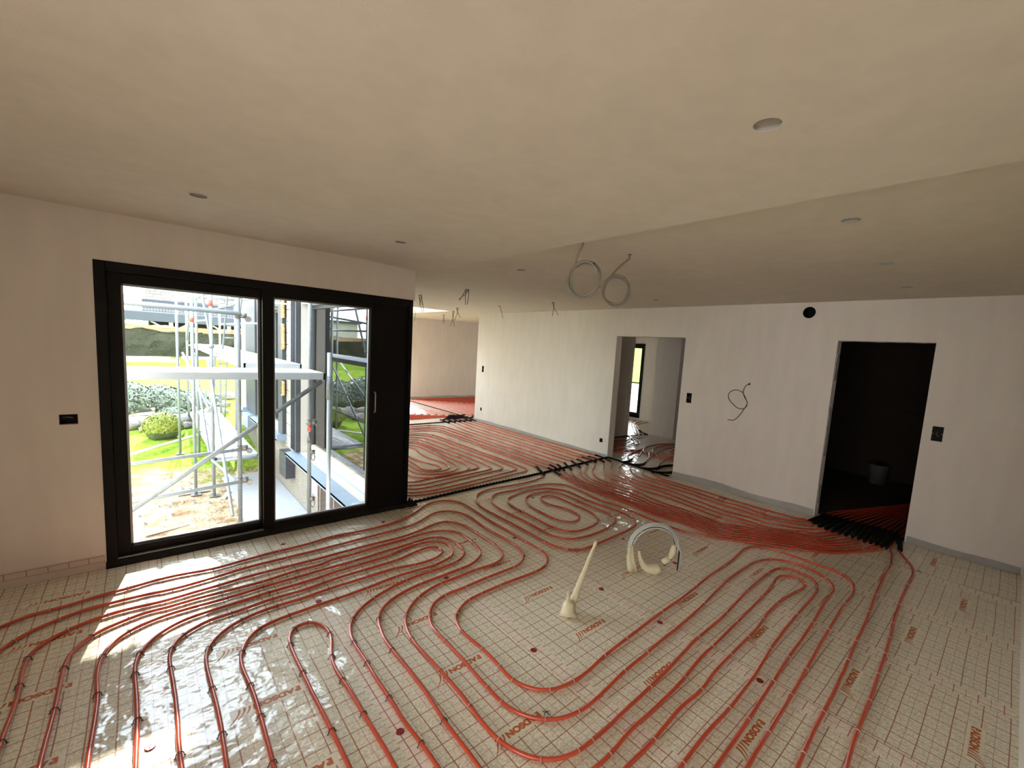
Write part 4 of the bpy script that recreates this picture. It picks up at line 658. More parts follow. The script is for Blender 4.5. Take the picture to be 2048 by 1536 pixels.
for k, (e, sp, fi) in runs.items():
    st = max(3, int(fi/.03)); i = st//2
    while i < len(sp)-3:
        p = sp[i]
        if all(abs(i-u) > st*.7 for u in used[k]) and not (5.75 < p[0] < 8.6 and p[1] < 3): put(k, i)
        i += st

# black expansion joint strips
def strip(pts, label, h=.028, period=.055, parts=()):
    mb = MB(); P = [Vector(p) for p in pts]; k = []
    for a, b_ in zip(P[:-1], P[1:]):
        L = (b_-a).length; m_ = max(2, int(L/(period/6)))
        for j in range(m_): k.append((a.lerp(b_, j/m_)))
    k.append(P[-1]); s = 0; v = []; prev = k[0]
    for i, p in enumerate(k):
        s += (p-prev).length; prev = p; d = (k[min(i+1, len(k)-1)]-k[max(i-1, 0)]).normalized(); nn = Vector((-d.y, d.x))
        w = .011+.006*abs(math.sin(PI*s/period)); hh_ = h*(.55+.45*abs(math.sin(PI*s/period)))
        for sg, z in ((-1, .001), (-1, hh_*.8), (-.5, hh_), (.5, hh_), (1, hh_*.8), (1, .001)): v.append((p.x+nn.x*w*sg, p.y+nn.y*w*sg, z))
    f_ = [(6*i+j, 6*i+j+1, 6*i+j+7, 6*i+j+6) for i in range(len(k)-1) for j in range(5)]
    mb.add(v, [q[::-1] for q in f_]); return tag(mb.build('expansion_joint', 'rubber'), label, 'joint strip', 'black expansion joints')
strip([(2.2, 4.345), (3.38, 4.425), (4.4, 4.475), (6.02, 4.60)], 'scalloped black expansion strip from the wall corner to the open doorway')
strip([(2.25, 8.66), (4.3, 8.655), (6.0, 8.645)], 'scalloped black expansion strip across the room further back')
strip([(6.05, 8.7), (6.1, 9.6), (6.12, 12.8)], 'thin black expansion strip running to the far wall', .02)
strip([(6.04, 4.60), (6.0, 4.1), (5.97, 3.7), (5.95, 3.37)], 'black expansion strip across the open doorway threshold')
for i, (a, b_, c2) in enumerate((((5.62, 9.25), (5.9, 9.12), (6.08, 9.0)), ((5.45, 9.05), (5.75, 9.0), (5.9, 8.8)), ((5.75, 9.4), (6.0, 9.3), (6.2, 9.35)), ((5.9, 8.85), (6.15, 8.95), (6.3, 9.15)), ((5.3, 8.9), (5.5, 8.98), (5.7, 8.85)))):
    o = MB().tube([(p[0], p[1], .022) for p in smooth2([a, b_, c2], .02)], .018, 8).build('pipe_sleeve', 'rubber')
    tag(o, ['black sleeve curving over the far strip junction, furthest left tip', 'black sleeve lying just before the far strip junction', 'black sleeve reaching furthest back at the strip junction', 'black sleeve bending round the end of the right wall', 'black sleeve leftmost of the tangle at the far strip'][i], 'sleeve', 'sleeves at the far strip')
o = MB().tube([(p[0], p[1], .022) for p in smooth2([(8.95, 5.95), (8.75, 5.75), (8.6, 5.5)], .02)], .02, 8).build('pipe_sleeve', 'rubber'); tag(o, 'black sleeve on the hall floor by the pier corner', 'sleeve')
o = MB().tube([(p[0], p[1], .022) for p in smooth2([(6.75, 3.62), (6.4, 3.72), (6.1, 3.68)], .02)], .02, 8).build('pipe_sleeve', 'rubber'); tag(o, 'black sleeve beside the right jamb of the open doorway', 'sleeve')
o = strip([(6.3, 5.66), (7.4, 5.7), (8.6, 5.62)], 'black expansion strip along the hall corner', .02)

# fixing washers
wmsh = MB(); wmsh.tube([(0, 0, .001), (0, 0, .0035), (0, 0, .0045)], [.019, .019, .016], 24); wmsh.tube([(0, 0, .0035), (0, 0, .0055)], .004, 10)
wme = wmsh.mesh('fixing_washer'); wme.materials.append(M['disc'])
WLAB = ['inside the big front bend, right of the middle of the floor', 'at the very front, between the pipes left of the big bend', 'just behind the top of the short front hairpin', 'between the nested bends, left of the slanted foam conduit', 'nearest the wall corner at the right end of the sliding door', 'by the middle of the sliding door threshold', 'between the nested bends and the oval spiral', 'inside the oval spiral near its far end', 'between the spiral bend and the upright conduit ring', 'just right of the slanted foam conduit', 'beside the pipe right of the slanted foam conduit', 'among the straight pipes at the front right', 'in the sunlit foil at the front left corner', 'at the right foot of the upright conduit ring', 'in the second room near the loop tips', 'in the second room by the left loops', 'in the second room among the wall-side pipes']
for wi, (x, y) in enumerate(((1.72, 1.74), (.85, 1.7), (.86, 2.98), (1.72, 2.75), (1.76, 4.02), (.87, 4.02), (2.62, 3.01), (3.53, 3.76), (3.5, 2.4), (2.6, 1.94), (2.6, 1.43), (2.59, .78), (-.02, 2.27), (3.48, 1.83), (3.59, 5.1), (3.62, 6.38), (4.52, 5.96))):
    o = link('fixing_washer', wme); o.location = (x, y, 0); tag(o, 'dark red washer '+WLAB[wi], 'washer', 'red fixing washers in the floor')
# crumbs and twisted wire bits
for i, (x, y, a, lab) in enumerate(((1.46, 1.36, 0, 'small black twisted wire bit on the foil inside the big bend'), (1.34, 2.24, 1, 'short dark wire offcut on the foil near the wide bend'), (5.25, .42, 2, 'pair of short grey wire offcuts on the foil by the right wall'))):
    b_ = MB(); b_.tube([(-.02, -.005, .004), (0, .004, .01), (.022, 0, .004)], .0018, 6); b_.tube([(-.006, .018, .004), (.004, 0, .008), (.008, -.016, .004)], .0018, 6)
    o = b_.build('wire_offcut', 'wire'); o.location = (x, y, 0); o.rotation_euler = (0, 0, a); tag(o, lab, 'wire')

# ------------------------------------------------------------------ conduits rising from the floor
def lump(path, rad, seg=12, amp=.12, seed=0):
    mb = MB(); mb.tube(path, rad, seg); c0 = []
    for i, v in enumerate(mb.v):
        q = Vector(v); ctr = Vector(path[min(len(path)-1, i//seg)]) if i < len(path)*seg else q
        d = q-ctr; q = ctr+d*(1+amp*noise.noise(q*35+Vector((seed, 0, 0)))*2); c0.append(tuple(q))
    mb.v = c0; return mb
t1 = empty('foam_conduit'); tag(t1, 'cream foam-covered conduit sticking up at a slant from the floor', 'conduit')
B = Vector((2.16, 1.87, .0)); T = Vector((2.47, 1.925, .415)); n_ = 40
pth = [B.lerp(T, i/n_)+Vector((0, 0, .012*math.sin(i/n_*PI))) for i in range(n_+1)]
lump([tuple(p) for p in pth], [.040-.028*min(1, (i/n_)*1.15)**.45+.0 for i in range(n_+1)], 12, .10, 3).build('foam_tube', 'foam', t1)
ft = MB(); cyl(ft, tuple(T+Vector((.002, 0, .004))), tuple((T-B).normalized()), .011, .02, 12); part(ft.build('conduit_tip', 'conduitpale', t1), 'pale open conduit end')
lump([(2.145, 1.86, .05), (2.15, 1.875, .12), (2.155, 1.88, .17)], [.014, .010, .006], 8, .1, 5).build('foam_shard', 'foam', t1)
lump([(2.14, 1.85, .0), (2.15, 1.86, .03), (2.16, 1.87, .07), (2.165, 1.872, .10)], [.052, .046, .036, .022], 14, .3, 9).build('foam_collar', 'foam', t1)
lp = empty('conduit_coil'); tag(lp, 'upright ring of grey and black conduits with cream foam rising from the floor', 'conduit')
Cc = Vector((3.174, 1.866, .205)); ax = Vector((.744, -.659, .05)).normalized(); az = Vector((0, 0, 1))
dp = Vector((.659, .744, 0))
def ring(a0, a1, r, off=0, n=40, sq=1.0): return [tuple(Cc+ax*(r*math.cos(a))+az*(r*sq*math.sin(a))+dp*off) for a in [a0+(a1-a0)*i/n for i in range(n+1)]]
MB().tube(ring(PI*1.12, -.25, .198, .0)[::1], .011, 8).build('grey_conduit', 'conduitpale', lp)
MB().tube(ring(PI*1.10, .3, .210, .012), .010, 8).build('grey_conduit', 'conduitpale', lp)
MB().tube(ring(PI*1.05, -.7, .190, .022), .009, 8).build('grey_conduit', 'conduitpale', lp)
part(MB().tube(ring(PI*.93, -1.0, .180, .004), .0085, 8).build('black_cable', 'wire', lp), 'black cable inside the ring')
MB().tube(ring(PI*.93, .1, .181, -.016), .006, 8).build('grey_conduit', 'conduitpale', lp)
part(MB().tube([tuple(Cc+ax*.19+az*.01), tuple(Cc+ax*.215+az*(-.03)), tuple(Cc+ax*.212+az*(-.19))], .006, 8).build('cable_end', 'wire', lp), 'black cable end hanging down to the foil')
MB().tube([tuple(Cc+ax*.20+az*.03), tuple(Cc+ax*.225+az*(-.03)), tuple(Cc+ax*.232+az*(-.18))], .007, 8).build('grey_conduit', 'conduitpale', lp)
base = Vector((3.03, 1.97, 0))
lump([tuple(base), tuple(base+Vector((-.012, .008, .06))), tuple(base+Vector((-.02, .02, .12))), tuple(Cc-ax*.196+az*.02)], [.034, .030, .02, .013], 12, .12, 2).build('foam_sleeve', 'foam', lp)
lump([tuple(base+Vector((.02, -.02, 0))), tuple(base+Vector((-.0, -.0, .10))), tuple(Cc-ax*.185+az*.03)], [.03, .022, .010], 12, .1, 6).build('foam_sleeve', 'foam', lp)
lump(ring(PI*1.02, PI*1.64, .128, -.02, 20, 1.35), [.011+.034*math.sin(min(1, i/20)*PI*.62)**1.6 for i in range(21)], 12, .08, 4).build('foam_chunk', 'foam', lp)
lump(ring(.22, -.55, .160, -.01, 14), [.014+.012*math.sin(i/14*PI) for i in range(15)], 12, .05, 7).build('foam_chunk', 'foam', lp)
lump([tuple(Cc+ax*.14-az*.09), tuple(Cc+ax*.085-az*.125)], [.026, .024], 12, .05, 8).build('foam_chunk', 'foam', lp)
for a in (2.75, 2.25, 1.02, .6):
    p = Cc+ax*.19*math.cos(a)+az*.19*math.sin(a); tdir = (-ax*math.sin(a)+az*math.cos(a)); nn = ax*math.cos(a)+az*math.sin(a)
    tie = [tuple(p+nn*(.023*math.cos(b_))+dp*(.026*math.sin(b_)+.004)) for b_ in [2*PI*j/12 for j in range(13)]]
    MB().tube(tie, .0022, 5).build('cable_tie', 'conduitpale', lp)

# ------------------------------------------------------------------ ceiling: downlight cans, coils, wires
def can(x, y, label):
    e = empty('downlight_hole', (x, y, 2.55)); tag(e, label, 'ceiling hole', 'downlight holes in the ceiling')
    r = MB(); seg = 32; R0 = .0425
    v = []
    for a in [2*PI*j/seg for j in range(seg)]:
        for rr, z in ((.0435, .001), (.0435, -.0012), (.0405, -.0012), (.0405, .012)): v.append((rr*math.cos(a), rr*math.sin(a), z))
    r.add(v, [(4*j+k_, 4*((j+1) % seg)+k_, 4*((j+1) % seg)+k_+1, 4*j+k_+1) for j in range(seg) for k_ in range(3)])
    part(r.build('cut_edge', 'conduitpale' if False else 'skim', e), 'grey cut plasterboard edge')
    t_ = MB(); t_.tube([(-.02, .01, .09), (-.012, .0, .035), (.004, -.004, .022), (.016, .004, .04), (.018, .01, .09)], .0035, 6); t_.tube([(-.005, .02, .09), (.0, .012, .05), (.012, .006, .038)], .003, 6)
    t_.build('cable', 'conduitpale', e)
    d_ = MB(); cyl(d_, (0, 0, .098), (0, 0, 1), .0425, .006); d_.build('void_backing', 'boxblack', e); return e
sl_ = ['second row hole nearest the window wall, above the sliding door', 'round hole by the window wall corner, left of the hanging coils', 'largest, nearest round downlight hole in the upper right ceiling', 'round downlight hole with a rim, just left of the hanging coils', 'thin downlight slot between the two hanging coils', 'thin downlight slot near the right wall over the open doorway', 'second nearest downlight hole of the right-hand row', 'third downlight hole of the right-hand row, above the dark doorway', 'farthest, thinnest downlight hole of the right-hand row']
sl_[0] = 'round downlight hole in the ceiling above the left part of the sliding door'
for (x, y), lab in zip(spots, sl_): can(x, y, lab)
def coil(x, y, pts_c, R, yawc, label, ry=1.0):
    e = empty('conduit_loop', (x, y, 2.55)); tag(e, label, 'cable', 'conduit coils hanging from the ceiling')
    a1 = Vector((math.cos(yawc), math.sin(yawc), 0)); nrm = Vector((-a1.y, a1.x, 0)); C = Vector(pts_c)
    path = [Vector((0, 0, .03)), Vector((0, 0, -.02)), C+a1*(-R*.6)*0+Vector((0, 0, R*ry*1.35))*.0+(C*.0)]
    path = [Vector((0, 0, .03)), Vector((0, 0, -.03))]
    for i in range(84):
        an = 2.3-(i/83)*2*PI*3.2; rr = R*(1+.07*math.sin(i*.31)); tt = i/83
        path.append(C+a1*(rr*math.cos(an))+Vector((0, 0, rr*ry*math.sin(an)))+nrm*(.02*math.sin(i*.37)))
    sm_ = [path[0], path[1], path[1].lerp(path[2], .33)+a1*-.01, path[1].lerp(path[2], .66)+a1*-.008]+path[2:]
    MB().tube([tuple(p) for p in sm_], .0075, 8).build('conduit', 'conduit', e)
    c_ = MB(); c_.tube([tuple(path[-1]), tuple(path[-1]+(path[-1]-path[-2]).normalized()*.012)], .004, 6); part(c_.build('cable_tip', 'wire', e), 'black cable tip')
    h_ = MB(); cyl(h_, (0, 0, -.001), (0, 0, 1), .014, .003, 20); h_.build('hole_rim', 'wire', e); return e
coil(2.262, 2.075, (.0, -.035, -.27), .108, -1.15, 'grey conduit coil hanging from the ceiling, left one', 1.08)
coil(2.80, 2.085, (-.07, .045, -.275), .10, -.72, 'grey conduit coil hanging from the ceiling, right one', 1.08)
WL = {0: 'splayed black wire ends, left of the four front ceiling points', 1: 'black wire ends hanging nearest the window wall corner', 2: 'single curved black wire hanging before the right wall', 3: 'forked black wire ends hanging furthest right', 4: 'forked black wire ends behind the front row, beside the far room opening', 5: 'short dark wires hanging by the far strip, nearest the black door frame', 6: 'short dark wires in the far room, middle pair', 7: 'short dark wires in the far room, next to the wall end'}
for i, (x, y, legs) in enumerate(((3.37, 5.16, ((-.10, .05, -.14), (-.085, .055, -.155), (.01, 0, -.20), (-.02, 0, -.21))), (3.39, 6.55, ((-.01, 0, -.16), (.02, -.05, -.27), (.04, -.06, -.27), (.03, -.04, -.16))), (4.99, 6.55, ((.05, -.07, -.22),)), (4.93, 5.07, ((0, 0, -.21), (.07, -.06, -.19))), (4.95, 7.92, ((-.04, .03, -.26), (.05, -.05, -.20))), (5.03, 9.97, ((-.01, 0, -.25),)), (5.915, 10.1, ((-.03, .02, -.24), (.02, -.02, -.24))), (5.365, 8.75, ((-.05, .02, -.35), (.04, 0, -.36))))):
    e = empty('ceiling_wires', (x, y, 2.55)); tag(e, WL[i], 'wire', 'bare wire ends hanging from the ceiling')
    h_ = MB(); h_.box(-.028, .028, -.006, .006, -.006, 0); h_.box(-.006, .006, -.022, .022, -.006, 0); h_.build('hole_edge', 'wire', e)
    for j, (a, b_, c_) in enumerate(legs):
        sx_ = -.02 if j % 2 else .02
        MB().tube([(sx_, 0, 0), (sx_+a*.35, b_*.35, c_*.45), (a, b_, c_)], .0038 if i < 4 else .005, 6).build('wire', 'wire', e)

# ------------------------------------------------------------------ wall fittings
lbl = {'right': 'tall black electrical back box right of the dark doorway', 'mid': 'tall black electrical back box right of the open doorway', 'far': 'tall black back box at the far end of the right wall', 'farlow': 'small square black socket box low at the far end of the right wall', 'nearlow': 'small square black socket box low beside the open doorway'}
def backbox(name, y0, y1, z0, z1, label):
    e = empty('back_box', (6.03, (y0+y1)/2, (z0+z1)/2)); tag(e, label, 'electrical box'); w, h_ = (y1-y0)/2, (z1-z0)/2
    b_ = MB(); b_.box(.036, .040, -w, w, -h_, h_); b_.box(0.001, .036, -w, -w+.003, -h_, h_); b_.box(.001, .036, w-.003, w, -h_, h_); b_.box(.001, .036, -w, w, h_-.003, h_); b_.box(.001, .036, -w, w, -h_, -h_+.003)
    b_.build('box_shell', 'boxblack', e)
    bx('screw_lug', 'conduit', .004, .010, -w+.003, -w+.012, -.006, .006, e); bx('screw_lug', 'conduit', .004, .010, w-.012, w-.003, -.006, .006, e)
    if h_ > .05: MB().tube([(.036, 0, .02), (.012, .012, .0), (.02, -.01, -.03)], .003, 6).build('wire', 'conduit', e)
for y0, y1, z0, z1, nm in WB: backbox(nm, y0, y1, z0, z1, lbl[nm])
e = empty('back_box', (-.39, 4.29, 1.1225)); tag(e, 'wide black electrical back box in the wall left of the sliding door', 'electrical box')
b_ = MB(); b_.box(-.045, .045, .040, .044, -.0355, .0355); b_.box(-.045, -.042, .001, .04, -.0355, .0355); b_.box(.042, .045, .001, .04, -.0355, .0355); b_.box(-.042, .042, .001, .04, .0325, .0355); b_.build('box_shell', 'boxblack', e)
bx('box_lip', 'conduit', -.042, .042, .001, .038, -.0355, -.0325, e); MB().tube([(-.03, .036, .01), (-.01, .015, .016), (.02, .02, .008)], .003, 6).build('wire', 'conduit', e)
e = empty('duct_hole', (6.03, 1.80, 2.43)); tag(e, 'round black ventilation duct opening high on the wall left of the dark doorway', 'duct')
seg = 40; v = []
for a in [2*PI*j/seg for j in range(seg)]:
    for rr, x in ((.0675, -.001), (.064, -.002), (.062, .02), (.064, .13)): v.append((x, rr*math.cos(a), rr*math.sin(a)))
r = MB(); r.add(v, [(4*j+k_+1, 4*((j+1) % seg)+k_+1, 4*((j+1) % seg)+k_, 4*j+k_) for j in range(seg) for k_ in range(3)]); r.build('duct_tube', 'boxblack', e)
d_ = MB(); cyl(d_, (.13, 0, 0), (1, 0, 0), .064, .004); d_.build('duct_backing', 'boxblack', e)
for a in range(3): 
    q = MB(); pts = [(.05+.03*a, .058*math.cos(t), .058*math.sin(t)) for t in [PI*2*j/24 for j in range(25)]]; q.tube(pts, .0035, 5).build('duct_rib', 'rubber', e)
# looped cable on the wall between the doorways (points in the wall plane, metres)
e = empty('wall_cable', (6.03, 2.39, 1.51)); tag(e, 'thin dark cable with one loop coming out of the wall between the doorways', 'cable')
def wpt(px, py): return (-.03-.02*math.sin(py*.02), -(px-485)/952*120*.00825*1.0*1.0, -(py-220)/952*120*.0069)
pth = [wpt(485, 220), wpt(450, 250), wpt(436, 300), wpt(440, 360), wpt(465, 430), wpt(488, 480), wpt(490, 540), wpt(470, 590), wpt(430, 610), wpt(370, 600), wpt(310, 550), wpt(265, 490), wpt(255, 430), wpt(275, 370), wpt(320, 333), wpt(370, 330), wpt(425, 350), wpt(450, 380), wpt(478, 450), wpt(492, 520), wpt(465, 600), wpt(440, 680), wpt(400, 750), wpt(350, 800), wpt(300, 808), wpt(262, 806)]
pp = []
P3 = [Vector(p) for p in pth]; P3 = [P3[0]*2-P3[1]]+P3+[P3[-1]*2-P3[-2]]
for i in range(1, len(P3)-2):
    p0, p1, p2, p3 = P3[i-1:i+3]
    for j in range(4):
        t = j/4; pp.append(tuple(.5*((2*p1)+(p2-p0)*t+(2*p0-5*p1+4*p2-p3)*t*t+(3*p1-p0-3*p2+p3)*t**3)))
MB().tube([(.02, 0, 0)]+pp, .0045, 7).build('cable', 'wire', e)
h_ = MB(); cyl(h_, (0, 0, 0), (1, 0, 0), .014, .006, 16); h_.build('hole_edge', 'wire', e)
# bucket, slot and ledge in the dark room
e = empty('bucket', (8.75, 1.36, 0)); tag(e, 'pale plastic bucket on the floor of the dark room', 'bucket')
b_ = MB(); b_.tube([(0, 0, .002), (0, 0, .30), (0, 0, .31)], [.10, .125, .13], 28); b_.build('tub', 'bucket', e)
b_ = MB(); b_.tube([(-.125*math.cos(a), .02, .29+.10*math.sin(a)) for a in [PI*j/16 for j in range(17)]], .004, 6); part(b_.build('handle', 'wire', e), 'thin wire handle')
e = bx('wall_slot', 'boxblack', 9.16, 9.2, 1.04, 1.22, 1.13, 1.19); tag(e, 'black horizontal slot box on the back wall of the dark room', 'electrical box')
e = bevel(bx('floor_duct', 'wire', 7.6, 9.2, .55, .67, .004, .06)); tag(e, 'dark duct lying on the floor of the dark room', 'duct')

# ------------------------------------------------------------------ outside: ground
def tz(x, y):
    if y < 9.5: z = -1.0
    else: z = -1.0+min(1.5, (y-9.5)*.099)
    return z+.05*noise.noise(Vector((x*.6, y*.6, 0)))*(1 if y > 5.5 else .3)+.02*noise.noise(Vector((x*2.5, y*2.5, 3)))
gm = bpy.data.materials.new('garden_ground'); gm.use_nodes = True; n = gm.node_tree.nodes; l = gm.node_tree.links; b = n['Principled BSDF']
geo = n.new('ShaderNodeNewGeometry'); sx = n.new('ShaderNodeSeparateXYZ'); l.new(geo.outputs['Position'], sx.inputs[0])
t = n.new('ShaderNodeTexNoise'); t.inputs['Scale'].default_value = 1.1; t.inputs['Detail'].default_value = 5; l.new(geo.outputs['Position'], t.inputs['Vector'])
ma = n.new('ShaderNodeMath'); ma.operation = 'MULTIPLY_ADD'; ma.inputs[1].default_value = 3.2; l.new(t.outputs['Fac'], ma.inputs[0]); l.new(sx.outputs['Y'], ma.inputs[2])
mr = n.new('ShaderNodeMapRange'); mr.inputs[1].default_value = 11.4; mr.inputs[2].default_value = 12.2; l.new(ma.outputs[0], mr.inputs[0])
g1 = n.new('ShaderNodeTexNoise'); g1.inputs['Scale'].default_value = 4; g1.inputs['Detail'].default_value = 6; l.new(geo.outputs['Position'], g1.inputs['Vector'])
ca = n.new('ShaderNodeValToRGB'); l.new(g1.outputs['Fac'], ca.inputs[0]); ca.color_ramp.elements[0].position = .33; ca.color_ramp.elements[1].position = .62
ca.color_ramp.elements[0].color = (.20, .11, .06, 1); ca.color_ramp.elements[1].color = (.40, .32, .20, 1)
cb = n.new('ShaderNodeValToRGB'); l.new(g1.outputs['Fac'], cb.inputs[0]); cb.color_ramp.elements[0].position = .3; cb.color_ramp.elements[1].position = .7
cb.color_ramp.elements[0].color = (.10, .19, .012, 1); cb.color_ramp.elements[1].color = (.25, .34, .03, 1)
mx = n.new('ShaderNodeMix'); mx.data_type = 'RGBA'; l.new(mr.outputs[0], mx.inputs[0]); l.new(ca.outputs[0], mx.inputs[6]); l.new(cb.outputs[0], mx.inputs[7]); l.new(mx.outputs[2], b.inputs['Base Color'])
b.inputs['Roughness'].default_value = .95; b.inputs['Specular IOR Level'].default_value = .1
g2 = n.new('ShaderNodeTexNoise'); g2.inputs['Scale'].default_value = 14; g2.inputs['Detail'].default_value = 5; l.new(geo.outputs['Position'], g2.inputs['Vector'])
bp = n.new('ShaderNodeBump'); bp.inputs['Distance'].default_value = .06; l.new(g2.outputs['Fac'], bp.inputs['Height']); l.new(bp.outputs[0], b.inputs['Normal'])
gr = MB(); xs = [-40+i*2 for i in range(17)]+[-7+i*.35 for i in range(30)]; xs = [x for x in xs if x < 1.9]+[1.92]; ysl = [4.46+.35*i for i in range(60)]+[26+2.5*i for i in range(22)]
v = [(x, y, tz(x, y)) for y in ysl for x in xs]; w_ = len(xs)
gr.add(v, [(j*w_+i, j*w_+i+1, (j+1)*w_+i+1, (j+1)*w_+i) for j in range(len(ysl)-1) for i in range(w_-1)])
grd = struct(gr.build('ground_garden', gm)); [setattr(p, 'use_smooth', True) for p in grd.data.polygons]
gr = MB(); xs = [1.9+i*2.5 for i in range(20)]; ysl = [13.3+1.5*i for i in range(8)]+[25+3*i for i in range(18)]; v = [(x, y, tz(x, y)) for y in ysl for x in xs]; w_ = len(xs)
gr.add(v, [(j*w_+i, j*w_+i+1, (j+1)*w_+i+1, (j+1)*w_+i) for j in range(len(ysl)-1) for i in range(w_-1)]); struct(gr.build('ground_garden', gm))
# far side, seen through the hall window: gravel, road, grass bank
struct(bx('ground_gravel', 'gravel', 11.46, 18, -10, 13.2, -.25, -.05))
struct(bx('ground_road', 'road', 18, 24, -10, 30, -.2, .0))
bk_ = MB(); v = []; q = 14
for i in range(q+1):
    x = 24+i*2.4; z = .1+.26*i*2.4*.62
    for y in (-12, 0, 12, 24, 36): v.append((x, y, z+.15*noise.noise(Vector((x, y, 0)))))
bk_.add(v, [(i*5+j, (i+1)*5+j, (i+1)*5+j+1, i*5+j+1) for i in range(q) for j in range(4)]); struct(bk_.build('ground_bank', 'grass'))
struct(bx('ground_yard', 'gravel', -12, -4.8, -12, 4.4, -.6, -.3)); struct(bx('ground_yard', 'gravel', -12, 1.1, -12, -3.75, -.6, -.3))
# concrete terrace at the foot of the wing
bxs = bx('terrace_slab', 'concrete', 1.08, 1.905, 4.5, 9.9, -1.12, -.965); tag(bevel(bxs, .01), 'pale concrete terrace slab at the foot of the wing', 'slab')

# scaffolding --------------------------------------------------------
def bar_(mb, a, b_, r=.024): mb.bar(a, b_, r, 10)
def post(e, x, y, z0, z1, m='galv'):
    o = MB().bar((x, y, z0), (x, y, z1), .024, 12).build('post', m, e); f_ = MB(); f_.box(x-.07, x+.07, y-.07, y+.07, z0-.012, z0); f_.build('base_plate', 'coupler', o); return o
def coupler(e, p, n_=1):
    c_ = MB(); x, y, z = p; c_.tube([(x, y, z-.03), (x, y, z+.03)], .036, 10); c_.box(x+.02, x+.085, y-.03, y+.03, z-.03, z+.03); cyl(c_, (x+.10, y-.01, z-.035), (0, 1, 0), .032, .05, 10); c_.build('coupler', 'coupler', e)
def deck(e, x0, x1, y0, y1, z, along='x', m='deckalu', top='plank'):
    d_ = MB(); d_.box(x0, x1, y0, y0+.02, z-.07, z); d_.box(x0, x1, y1-.02, y1, z-.07, z); d_.box(x0, x0+.02, y0, y1, z-.07, z); d_.box(x1-.02, x1, y0, y1, z-.07, z)
    o = d_.build('deck_frame', m, e)
    k = 2
    for i in range(k):
        if along == 'x': w_ = (y1-y0-.04)/k; bx('deck_board', top, x0+.01, x1-.01, y0+.02+w_*i+.004, y0+.02+w_*(i+1)-.004, z-.03, z+.004, e)
        else: w_ = (x1-x0-.04)/k; bx('deck_board', top, x0+.02+w_*i+.004, x0+.02+w_*(i+1)-.004, y0+.01, y1-.01, z-.03, z+.004, e)
GZ = -.99
sc1 = empty('scaffolding'); tag(sc1, 'steel scaffold bay with plank deck right outside the sliding door', 'scaffolding')
post(sc1, 1.575, 5.13, GZ, 1.62); post(sc1, 1.555, 5.82, GZ, 3.2, 'galvdark'); post(sc1, -1.0, 5.13, GZ, 3.2); post(sc1, -1.0, 5.82, GZ, 3.2)
deck(sc1, -1.0, 1.53, 5.12, 5.78, 1.39)
for a, b_, r_ in (((-1.2, 5.98, 2.03), (.87, 6.11, 2.0), .026), ((-1.2, 6.02, .30), (.85, 6.1, .385), .020), ((-1.2, 6.02, -.12), (.85, 6.1, -.015), .020), ((-1.0, 5.82, 1.95), (1.55, 5.82, 1.95), .018)):
    if a[2] != 1.95: MB().bar(a, b_, r_, 10).build('ledger', 'galv', sc1)
MB().bar((-.55, 5.45, -.28), (1.5, 5.15, 1.30), .023, 10).build('brace', 'galvdark', sc1)
part(MB().bar((1.575, 5.13, 1.1), (1.575, 5.13, 1.36), .031, 12).build('wedge_sleeve', 'galvdark', sc1), 'dark flattened joint on the post')
coupler(sc1, (1.555, 5.82, .72)); tb = MB(); tb.tube([(1.555, 5.82, .62), (1.555, 5.82, .68)], .0255, 12); part(tb.build('band', 'redtag', sc1), 'red band on the post')
tb = MB(); tb.tube([(1.555, 5.82, .46), (1.555, 5.82, .60)], .0252, 12); part(tb.build('band', 'coupler', sc1), 'dark label band on the post')
for z in (.28, -.33): 
    q = MB(); q.tube([(1.555+.02*math.cos(a)+.035, 5.78, z+.045*math.sin(a)) for a in [2*PI*j/12 for j in range(13)]], .006, 5); q.box(1.56, 1.61, 5.77, 5.80, z+.04, z+.09); q.build('swivel_coupler', 'coupler', sc1)
sc2 = empty('scaffolding'); tag(sc2, 'long steel scaffold with two deck levels running along the wing', 'scaffolding')
post(sc2, .86, 6.15, GZ, 3.3, 'galvdark')
for y in (8.7, 11.2, 13.7):
    for x in (.85, 1.52): post(sc2, x, y, tz(x, y)+.02, 3.4)
for x, y in ((.62, 8.9), (.55, 11.4)): post(sc2, x, y, tz(x, y)+.02, 3.4)
for z in (.39, -.01, 1.98): coupler(sc2, (.86, 6.15, z))
for a, b_ in ((6.2, 8.66), (8.74, 11.16), (11.24, 13.66)):
    if a > 6.3: deck(sc2, .88, 1.50, a, b_, -.33, 'y', top='deckalu')
    deck(sc2, .92, 1.56, a, b_, 1.42, 'y', top='deckalu')
for z in (.55, .1, 1.95, 2.4):
    for x in ((.85,) if z < 1.5 else (.85, 1.52)):
        MB().bar((x, 8.7, z), (x, 13.7, z), .018, 8).build('guard_rail', 'galv', sc2)
MB().bar((.83, 6.3, -.05), (.83, 8.7, -.35), .018, 8).build('guard_rail', 'galv', sc2)
for a, b_ in (((.80, 8.7, 1.3), (.80, 6.3, -.5)), ((.80, 11.2, 1.3), (.80, 8.7, -.3)), ((.62, 8.9, 3.3), (.85, 8.7, 1.6)), ((.8, 8.6, .5), (.62, 11.2, 1.3)), ((.95, 9.5, 3.0), (.85, 8.75, 1.5)), ((.85, 11.2, 3.0), (.85, 13.7, 1.5)), ((.85, 8.7, 2.1), (1.52, 11.2, 2.35))):
    MB().bar(a, b_, .020, 8).build('brace', 'galv', sc2)
for y in (8.7, 11.2, 13.7):
    for z in (1.38, -.38, 2.45): MB().bar((.85, y, z), (1.52, y, z), .02, 8).build('transom', 'galv', sc2)
